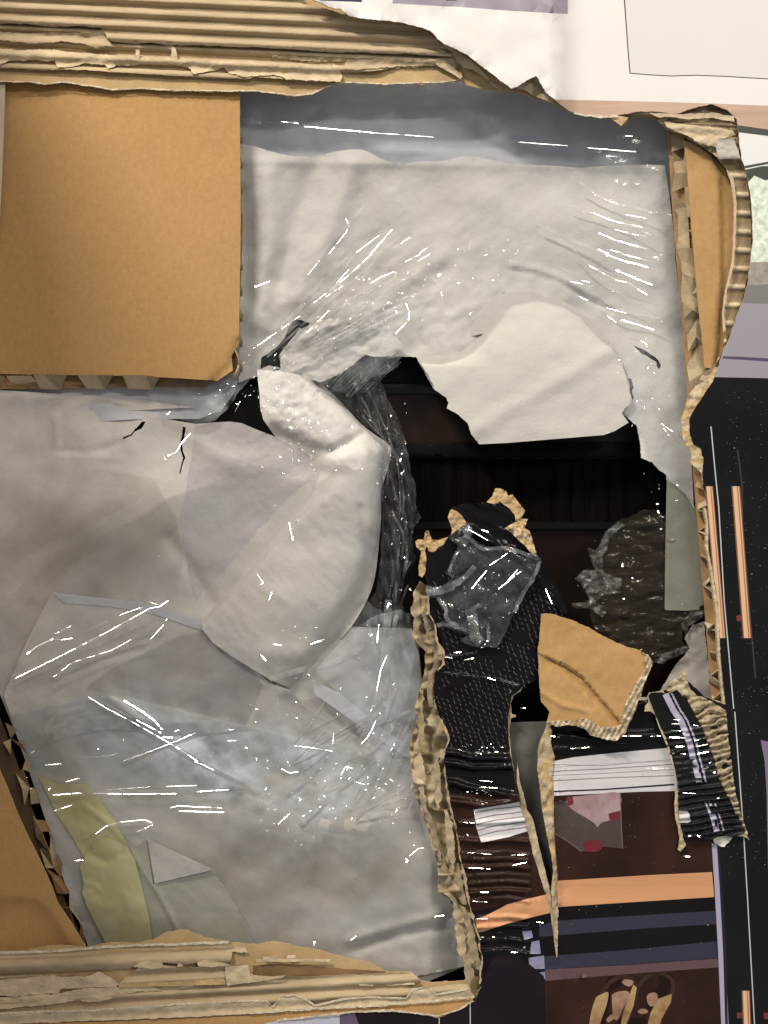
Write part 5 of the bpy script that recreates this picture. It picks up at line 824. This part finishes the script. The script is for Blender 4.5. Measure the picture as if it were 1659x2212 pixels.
def streak(pts, wd, zf, which, gap=.1, seg=4.5, lamp=None):
    lp_ = int(RNG.choice([0, 1, 2]))
    for a, b in zip(pts[:-1], pts[1:]):
        L = math.hypot(b[0]-a[0], b[1]-a[1]); n = max(1, int(L/seg)); ang = math.atan2(b[1]-a[1], b[0]-a[0])
        for q in range(n):
            if RNG.rand() < gap: continue
            t = (q+.5)/n; x = a[0]+(b[0]-a[0])*t; y = a[1]+(b[1]-a[1])*t
            glint(x, y, zat(zf, x, y)+.0012, ang, seg*1.15, wd*RNG.uniform(.8, 1.1)*(.45+.7*math.sin(math.pi*(q+.5)/n) if len(pts) == 2 else 1), which, lamp if lamp is not None else lp_, .008, vn(x/14., y/14., 66) > .35)
# soft gathered pleats of the film, visible as faint whitish bands
PL = film('film_pleat', milk=.13, bump=.5, bscale=(100, 100, 100), fres=.5, mtint=(.84, .84, .84))
PLG = film('film_pleat_grey', milk=.12, bump=.5, bscale=(100, 100, 100), fres=.5, mtint=(.45, .46, .45))
def pleat(zf, par, *pl):
    for pts, wd in pl:
        mx_ = pts[len(pts)//2]
        if zf is zfu and (inside(np.array([mx_[0]]), np.array([mx_[1]]), flap)[0] or inside(np.array([pts[-1][0]]), np.array([pts[-1][1]]), flap)[0] or inside(np.array([pts[0][0]]), np.array([pts[0][1]]), flap)[0]): continue
        sheet('film_pleat', [(a, b, .4) for a, b in band(smooth_line(pts, 4), wd)], lambda U, V: zf(U, V)+.0008, PLG if par is hg else PL, par, 5, thick=0)
g = random.Random(21)
for i in range(26):
    a = g.uniform(-.95, -.35); x0 = 560+g.uniform(-20, 70); y0 = 790+g.uniform(-50, 20); r0 = g.uniform(20, 140); L = g.uniform(80, 330); ux, uy = math.cos(a), math.sin(a); px = g.uniform(-40, 40)
    p0 = (x0+ux*r0-uy*px, y0+uy*r0+ux*px); p1 = (p0[0]+ux*L, p0[1]+uy*L); mdl = ((p0[0]+p1[0])/2+g.uniform(-8, 8), (p0[1]+p1[1])/2+g.uniform(-8, 8))
    pleat(zfu, fu, ([p0, mdl, p1], g.uniform(2.5, 9)))
for i in range(9):
    y = 430+i*48+g.uniform(-8, 8); x = 1290+g.uniform(-60, 60); pleat(zfu, fu, ([(x-g.uniform(40, 120), y-40), (x, y), (min(1440, x+g.uniform(60, 110)), y+g.uniform(20, 36))], g.uniform(2, 7)))
for i in range(34):
    x = g.uniform(620, 900); y = g.uniform(1560, 1800); a = g.uniform(-1.3, -.3); L = g.uniform(30, 140)
    pleat(zflo, fl, ([(x, y), (x+L*.5*math.cos(a)+4, y+L*.5*math.sin(a)), (min(905, x+L*math.cos(a)), y+L*math.sin(a))], g.uniform(2, 8)))
for pts, wd in ((T('12', 880, 600, 860, 900, 820, 1200, 740, 1450, 640, 1659), 16), (T('12', 930, 700, 880, 1000, 850, 1250), 10), (T('12', 720, 900, 540, 1000, 300, 1060, 100, 1120), 12), (T('02', 90, 1120, 500, 930, 1000, 700), 22), (T('02', 350, 1110, 700, 940, 1000, 860), 10), (T('02', 300, 1480, 700, 1400, 1100, 1440, 1500, 1420), 30), (T('02', 260, 1480, 380, 1360, 560, 1300), 12), (T('03', 340, 212, 1200, 190, 1600, 160), 9), (T('02', 580, 1235, 1000, 1480, 1300, 1659), 14), (T('02', 1300, 1659, 1500, 1760, 1700, 1860), 10), (T('02', 800, 1659, 1300, 1470, 1659, 1430), 12), (T('03', 560, 500, 700, 420, 1000, 400), 8)): pleat(zflo, fl, (pts, wd))
for i in range(26):
    t = g.random(); v = 800+t*520; u = float(np.interp(v, [780, 900, 1000, 1100, 1200, 1360], [730, 800, 850, 868, 872, 850]))+g.uniform(-24, 30); L = g.uniform(40, 150); u2 = float(np.interp(v+L, [780, 900, 1000, 1100, 1200, 1360], [730, 800, 850, 868, 872, 850]))+g.uniform(-24, 30)
    pleat(lambda U, V: zc(U, V)+.002, hg, ([(u, v), ((u+u2)/2+3, v+L/2), (u2, v+L)], g.uniform(1.5, 5)))
for i in range(14):
    x = 690+i*9+g.uniform(-3, 3); pleat(lambda U, V: zc(U, V)+.004, hg, ([(x+60, 775+g.uniform(0, 10)), (x+20, 815), (x-14, 860-g.uniform(0, 12))], g.uniform(1.5, 4)))
U_ = [(T('10', 600, 1430, 622, 1470, 600, 1520, 560, 1570, 490, 1659), 2.2), (T('10', 900, 1500, 850, 1560, 760, 1659), 2.6), (T('10', 830, 1530, 760, 1580, 670, 1650), 1.6), (T('10', 1020, 1550, 960, 1590, 915, 1620), 2), (T('10', 1130, 1620, 1080, 1655), 2),
      (T('10', 595, 850, 790, 868), 2.2), (T('10', 790, 868, 1170, 895), 1.1), (T('10', 330, 825, 590, 850), 1.0), (T('10', 830, 590, 1000, 625, 1280, 665), 1.0), (T('20', 60, 905, 380, 930), 1.0), (T('20', 510, 943, 815, 968), 1.8), (T('20', 750, 866, 800, 870), 1.8), (T('10', 20, 800, 170, 798), 1.2), (T('10', 180, 795, 290, 805), 2.4),
      (T('11', 770, 0, 640, 120, 550, 195, 390, 320), 2.4), (T('11', 640, 80, 540, 190), 1.4), (T('11', 580, 210, 470, 280), 2), (T('11', 490, 370, 420, 440, 345, 515), 2.8), (T('11', 430, 40, 350, 140), 1.2), (T('11', 300, 405, 180, 490, 20, 600), 1.8), (T('11', 1090, 0, 990, 50), 1.6), (T('11', 1150, 0, 1060, 50), 2), (T('11', 930, 110, 830, 150, 755, 195), 1.8), (T('11', 1000, 445, 925, 520), 2.0), (T('11', 990, 320, 1015, 380, 1010, 430), 1.6), (T('11', 1165, 150, 1215, 210), 1.4), (T('11', 1225, 245, 1228, 290), 2), (T('11', 1435, 375, 1405, 395), 2), (T('11', 5, 215, 100, 180), 2.4),
      (T('20', 545, 1358, 640, 1400, 740, 1425, 855, 1448), 2.4), (T('20', 755, 1370, 880, 1392), 2.0), (T('20', 680, 1462, 780, 1490, 885, 1508), 2.2), (T('20', 580, 1485, 680, 1530, 780, 1560, 885, 1587), 3.0), (T('20', 575, 1590, 640, 1619), 3), (T('20', 640, 1592, 720, 1610), 2),
      (T('21', 620, 0, 740, 45, 830, 65, 895, 88), 3), (T('21', 730, 0, 900, 45), 2.6), (T('21', 520, 75, 640, 140, 700, 170, 770, 182, 830, 225, 888, 260), 2.8), (T('21', 690, 103, 800, 150, 920, 197), 2.6), (T('21', 400, 175, 470, 190), 2), (T('21', 470, 168, 520, 180), 1.6), (T('21', 505, 215, 548, 198), 2), (T('21', 445, 268, 508, 295), 2.4), (T('21', 632, 345, 755, 378), 2.2), (T('21', 725, 420, 820, 448, 930, 484), 2.6), (T('21', 635, 395, 700, 445), 2.0), (T('21', 848, 552, 888, 582), 1.8), (T('21', 975, 1080, 1040, 1125, 1110, 1175), 1.4), (T('21', 990, 1110, 1045, 1170), 1.2), (T('21', 1080, 1240, 1145, 1300), 1.2)]
for p, wd in U_: streak(p, wd, zfu, 'hi', 0)
L_ = [(T('02', 90, 1118, 420, 955, 700, 810, 980, 655), 2.2), (T('02', 980, 655, 1040, 645, 1100, 605), 3), (T('02', 480, 838, 700, 740), 2.4), (T('02', 360, 855, 400, 862, 470, 850), 1.8), (T('02', 175, 955, 240, 905, 345, 855), 4.2), (T('02', 345, 840, 495, 680), 1.6), (T('02', 360, 822, 465, 770), 1.8), (T('02', 780, 700, 925, 650), 1.4), (T('02', 350, 1105, 470, 1010, 730, 930, 855, 860), 1.2), (T('02', 985, 855, 1070, 762), 1.4), (T('02', 975, 615, 1035, 632), 2),
      (T('02', 578, 1235, 700, 1310, 850, 1390, 1000, 1475), 2.2), (T('02', 1000, 1475, 1150, 1560, 1290, 1655), 3.2), (T('03', 1270, 0, 1330, 20, 1405, 60), 2.2), (T('02', 810, 1258, 930, 1330, 1010, 1390, 1060, 1450), 4.5), (T('02', 890, 1385, 960, 1420, 1050, 1470), 3), (T('02', 800, 1655, 980, 1590, 1160, 1520, 1275, 1470), 1.8), (T('02', 540, 1632, 720, 1618, 770, 1600), 1.8), (T('02', 640, 1250, 800, 1340, 860, 1370), 1.0), (T('02', 1065, 1495, 1125, 1500), 4), (T('02', 1140, 1462, 1165, 1450), 3), (T('02', 200, 1605, 228, 1585), 5), (T('02', 240, 1590, 320, 1590), 2), (T('02', 1465, 1450, 1525, 1448), 2.2), (T('02', 1485, 1520, 1555, 1520), 1.8),
      (T('03', 345, 216, 530, 203), 3), (T('03', 610, 205, 820, 210, 1150, 207), 2.0), (T('03', 690, 183, 980, 163), 1.3), (T('03', 1085, 160, 1285, 154), 1.8), (T('03', 1290, 195, 1495, 180), 2.0), (T('03', 1115, 300, 1160, 286, 1290, 295, 1450, 300), 2.4), (T('03', 1170, 320, 1300, 325, 1460, 330), 2.2), (T('03', 625, 470, 700, 415, 790, 392, 940, 378, 1005, 400), 2.0), (T('03', 890, 460, 1000, 410), 1.4), (T('03', 355, 320, 470, 282), 2.4), (T('03', 428, 468, 480, 478), 4), (T('03', 240, 155, 350, 50, 400, 0), 1.6), (T('03', 300, 20, 400, 12), 1.8), (T('03', 440, 45, 495, 40), 5), (T('03', 430, 130, 520, 105), 1.6), (T('03', 305, 165, 335, 158), 2), (T('03', 315, 180, 332, 172), 2), (T('03', 490, 645, 545, 642), 1.8), (T('03', 245, 80, 275, 68), 2.2),
      (T('12', 230, 95, 240, 150, 256, 215), 2.2), (T('12', 20, 430, 60, 490, 45, 500), 2.2), (T('12', 120, 540, 100, 600), 1.8), (T('12', 120, 888, 178, 898), 2), (T('12', 370, 890, 460, 858), 1.8), (T('12', 45, 960, 80, 1000), 3.4), (T('12', 265, 1553, 400, 1570, 510, 1588), 2.2), (T('12', 800, 1275, 760, 1330), 1.8), (T('12', 815, 760, 805, 880), 1.6), (T('12', 880, 620, 870, 660), 2), (T('12', 800, 1380, 770, 1450, 740, 1500, 700, 1540), 1.8), (T('12', 870, 960, 830, 1050, 800, 1200), 1.0), (T('12', 520, 1470, 515, 1540), 1.6), (T('12', 600, 400, 570, 420), 1.2),
      (T('13', 1112, 562, 1075, 565, 1015, 615), 2.4), (T('13', 985, 628, 1005, 640, 995, 655), 3.6), (T('13', 395, 1170, 390, 1205), 5), (T('13', 630, 1165, 668, 1140), 1.6), (T('13', 160, 405, 230, 340), 1.8), (T('13', 660, 130, 725, 148), 1.8), (T('13', 890, 110, 915, 140), 1.8), (T('13', 180, 45, 230, 72, 290, 65), 1.8), (T('13', 565, 90, 600, 30, 640, 40), 1.8), (T('13', 1180, 1010, 1240, 1003), 1.4)]
for p, wd in L_: streak(p, wd, zflo, 'lo', 0)
for a in (T('01', 1058, 1298, 1085, 1345), T('01', 1110, 1310, 1095, 1318, 1150, 1295, 1190, 1230, 1245, 1170), T('01', 1090, 1050, 1110, 1030), T('01', 1535, 1030, 1570, 960)): streak(a, 2.8, lambda U, V: -.0175+0*U, 'lo', .05)
# specks in the crumpled places: centre, radii, how many, direction, reach
def cluster(cx, cy, rx, ry, n, ang, zf, which, Lm=5, spread=.5, wd=1.7):
    for _ in range(n):
        if RNG.rand() < .5: continue
        x = cx+RNG.normal()*rx*.5; y = cy+RNG.normal()*ry*.5
        glint(x, y, zat(zf, x, y)+.001, ang+RNG.normal()*spread, 1.5+(Lm-1.5)*RNG.rand()**2*1.5, RNG.uniform(.35, .95)*wd, which, None, .06)
for c in ((560, 780, 60, 60, 60, -.8), (830, 660, 70, 60, 80, -1.2), (880, 590, 110, 40, 50, -.6), (690, 720, 70, 60, 45, -.9), (1060, 545, 100, 40, 45, -.4), (1000, 590, 110, 50, 36, -.5), (480, 850, 80, 40, 60, -.5), (1405, 850, 50, 130, 55, 1.3), (1440, 1080, 40, 90, 25, .8), (640, 262, 30, 6, 10, .2), (1200, 600, 120, 60, 14, .5), (745, 640, 60, 40, 30, -.8), (1380, 760, 40, 40, 14, .6)): cluster(*c, zfu, 'hi')
zt_ = lambda U, V: zt(U, V)+.004
for c in ((600, 860, 50, 60, 70, 1.3), (650, 930, 60, 60, 70, 1.2), (720, 930, 70, 70, 50, .9), (700, 1000, 90, 30, 40, -.4), (620, 1000, 60, 40, 24, .6), (640, 1080, 60, 120, 24, .9)): cluster(*c, zt_, 'hi')
for c in ((620, 1530, 120, 60, 40, .6), (650, 1760, 90, 90, 90, -.7), (760, 1700, 140, 90, 110, -.6), (860, 1690, 60, 110, 50, -.9), (200, 1600, 90, 40, 30, .3), (700, 1380, 100, 60, 20, .5), (800, 1450, 60, 120, 50, -1.2), (590, 1640, 50, 30, 30, 1), (820, 1640, 60, 110, 70, -1), (440, 1640, 160, 60, 18, .5), (880, 1830, 50, 40, 10, -.7), (400, 1280, 300, 160, 20, .6), (80, 1690, 40, 30, 12, -.5)): cluster(*c, zflo, 'lo')
for c in ((800, 920, 70, 70, 44, 1.1), (860, 1080, 22, 150, 46, 1.4), (880, 1200, 22, 100, 26, 1.4), (820, 1010, 40, 50, 26, 1), (840, 1330, 60, 50, 16, 1.3), (905, 1330, 20, 40, 12, 1.3)): cluster(*c, lambda U, V: zc(U, V)+.003, 'hi')
for c in ((1370, 1180, 110, 60, 16, .3), (1340, 1240, 80, 50, 20, .2), (1300, 1290, 60, 60, 10, .4), (1450, 1140, 50, 40, 10, .2), (1430, 1400, 70, 20, 14, -.4), (1480, 1310, 30, 20, 8, .2)): cluster(*c, lambda U, V: ztf(U, V)+.004, 'hi', 4)
co, fc, mi = GV['hi']; mesh_obj('film_crease', co, fc, [GLINT, GLINT_S], fu, mi, smooth=False, kind='stuff')
co, fc, mi = GV['lo']; mesh_obj('film_crease', co, fc, [GLINT, GLINT_S], fl, mi, smooth=False, kind='stuff')
# glossy ridges of the black print and the scrap on it
GV['hi'] = ([], [], [])
for c in ((1055, 1245, 40, 40, 26, -.9), (1075, 1320, 60, 60, 22, -.8), (1050, 1385, 40, 25, 30, -.5), (980, 1330, 30, 40, 12, 1), (1005, 1280, 18, 20, 8, 1.3)): cluster(*c, lambda U, V: zfs(U, V)+.002, 'hi', 5)
for p, wd in ((T('A', 860, 1110, 940, 1050, 1010, 990, 1070, 945), 2.6), (T('A', 950, 1030, 1040, 930), 2), (T('A', 610, 1110, 680, 1020, 750, 940), 1.6), (T('A', 780, 890, 870, 830, 940, 780), 1.6), (T('A', 1300, 1110, 1360, 1250), 1.8), (T('A', 560, 545, 680, 610, 760, 660), 1.6), (T('A', 700, 560, 790, 585), 2)): streak(p, wd, lambda U, V: zfs(U, V)+.003, 'hi', .1)
co, fc, mi = GV['hi']; mesh_obj('film_crease', co, fc, [GLINT, GLINT_S], fs, mi, smooth=False, kind='stuff')
GV['hi'] = ([], [], [])
for c in ((1030, 1622, 40, 12, 46, .0), (1060, 1615, 50, 8, 16, .1), (1040, 1712, 34, 8, 24, .05), (1042, 1732, 30, 5, 12, .05), (1035, 1760, 30, 8, 12, .1), (930, 1400, 60, 10, 0, 0), (1060, 2020, 40, 10, 6, 0)): cluster(*c, lambda U, V: zP(U, V)+.0012, 'hi', 6, .25)
for p, wd in ((T('22', 730, 1455, 850, 1455), 2.6), (T('22', 910, 1458, 990, 1452), 2.6), (T('22', 400, 1535, 540, 1525), 3.2), (T('22', 275, 1455, 330, 1462), 2.6), (T('22', 820, 1235, 880, 1235), 2.4), (T('22', 80, 1275, 130, 1278), 2.8), (T('22', 700, 1500, 760, 1500), 1.4), (T('23', 880, 42, 1050, 40), 2.6), (T('B', 540, 235, 630, 215), 1.8), (T('B', 760, 400, 830, 425), 1.8), (T('B', 360, 205, 430, 215), 1.4), (T('B', 440, 165, 510, 160), 2),
              (T('13', 1480, 165, 1590, 170), 2), (T('13', 1470, 120, 1560, 130), 1.8), (T('13', 1340, 392, 1440, 400), 1.6), (T('13', 1390, 470, 1410, 500), 3), (T('13', 1400, 592, 1560, 605), 1.4), (T('13', 1390, 690, 1560, 700), 1.4), (T('13', 1480, 850, 1530, 852), 3), (T('13', 1430, 910, 1520, 915), 1.4), (T('23', 20, 595, 130, 590), 1.6), (T('23', 30, 660, 120, 640), 1.2), (T('23', 95, 1190, 115, 1175), 3.4), (T('23', 20, 1215, 60, 1215), 1.4), (T('23', 180, 1020, 240, 1030), 1.4), (T('23', 1120, 600, 1160, 605), 2.6), (T('13', 1440, 1025, 1530, 1025), 1.2)): streak(p, wd, lambda U, V: zP(U, V)+.0012, 'hi', .12)
zs2 = lambda U, V: zst(U, V)+.0012
for p, wd in ((T('C', 580, 990, 740, 998), 3), (T('C', 600, 860, 700, 862), 2.2), (T('C', 600, 925, 690, 932), 2.4), (T('C', 640, 1082, 750, 1078), 2.6), (T('C', 600, 1148, 640, 1150), 2.4), (T('C', 690, 1150, 760, 1150), 1.6), (T('C', 700, 955, 740, 950), 2), (T('C', 820, 1025, 930, 995), 1.8), (T('C', 840, 1080, 950, 1060), 1.6), (T('C', 830, 1155, 960, 1130), 1.8), (T('C', 910, 1300, 960, 1280), 2.6), (T('C', 1000, 1335, 1030, 1325), 3.4), (T('C', 1040, 1590, 1065, 1570), 2.4), (T('C', 760, 1945, 790, 1945), 5), (T('C', 850, 1945, 875, 1950), 5), (T('C', 620, 820, 680, 822), 1.6), (T('C', 700, 1530, 830, 1535), 1), (T('C', 780, 870, 860, 880), 1.4), (T('C', 960, 1245, 1010, 1215), 1.4)): streak(p, wd, zs2, 'hi', .12)
co, fc, mi = GV['hi']; mesh_obj('gloss_crease', co, fc, [GLINT, GLINT_S], car, mi, smooth=False, kind='stuff')

# dust and fibres lying on the dark print
co = []; fc = []
for i in range(360):
    x = RNG.uniform(1570, 1668); y = RNG.uniform(830, 1900)
    if i % 4 == 0: x = RNG.uniform(1200, 1540); y = RNG.uniform(1640, 2200)
    r = RNG.uniform(.25, .75)*(2 if RNG.rand() < .04 else 1); a = RNG.uniform(0, 3.1); b = len(co)
    for q in range(4): co.append(P(np.array(x+r*math.cos(a+q*1.57)*(2.2 if q % 2 else 1)), np.array(y+r*math.sin(a+q*1.57)), np.array(.0012)).tolist())
    fc.append([b, b+1, b+2, b+3])
mesh_obj('dust', co, fc, mat('dust_grey', (.30, .30, .28), .9, .3, 80), car, smooth=False, kind='stuff')
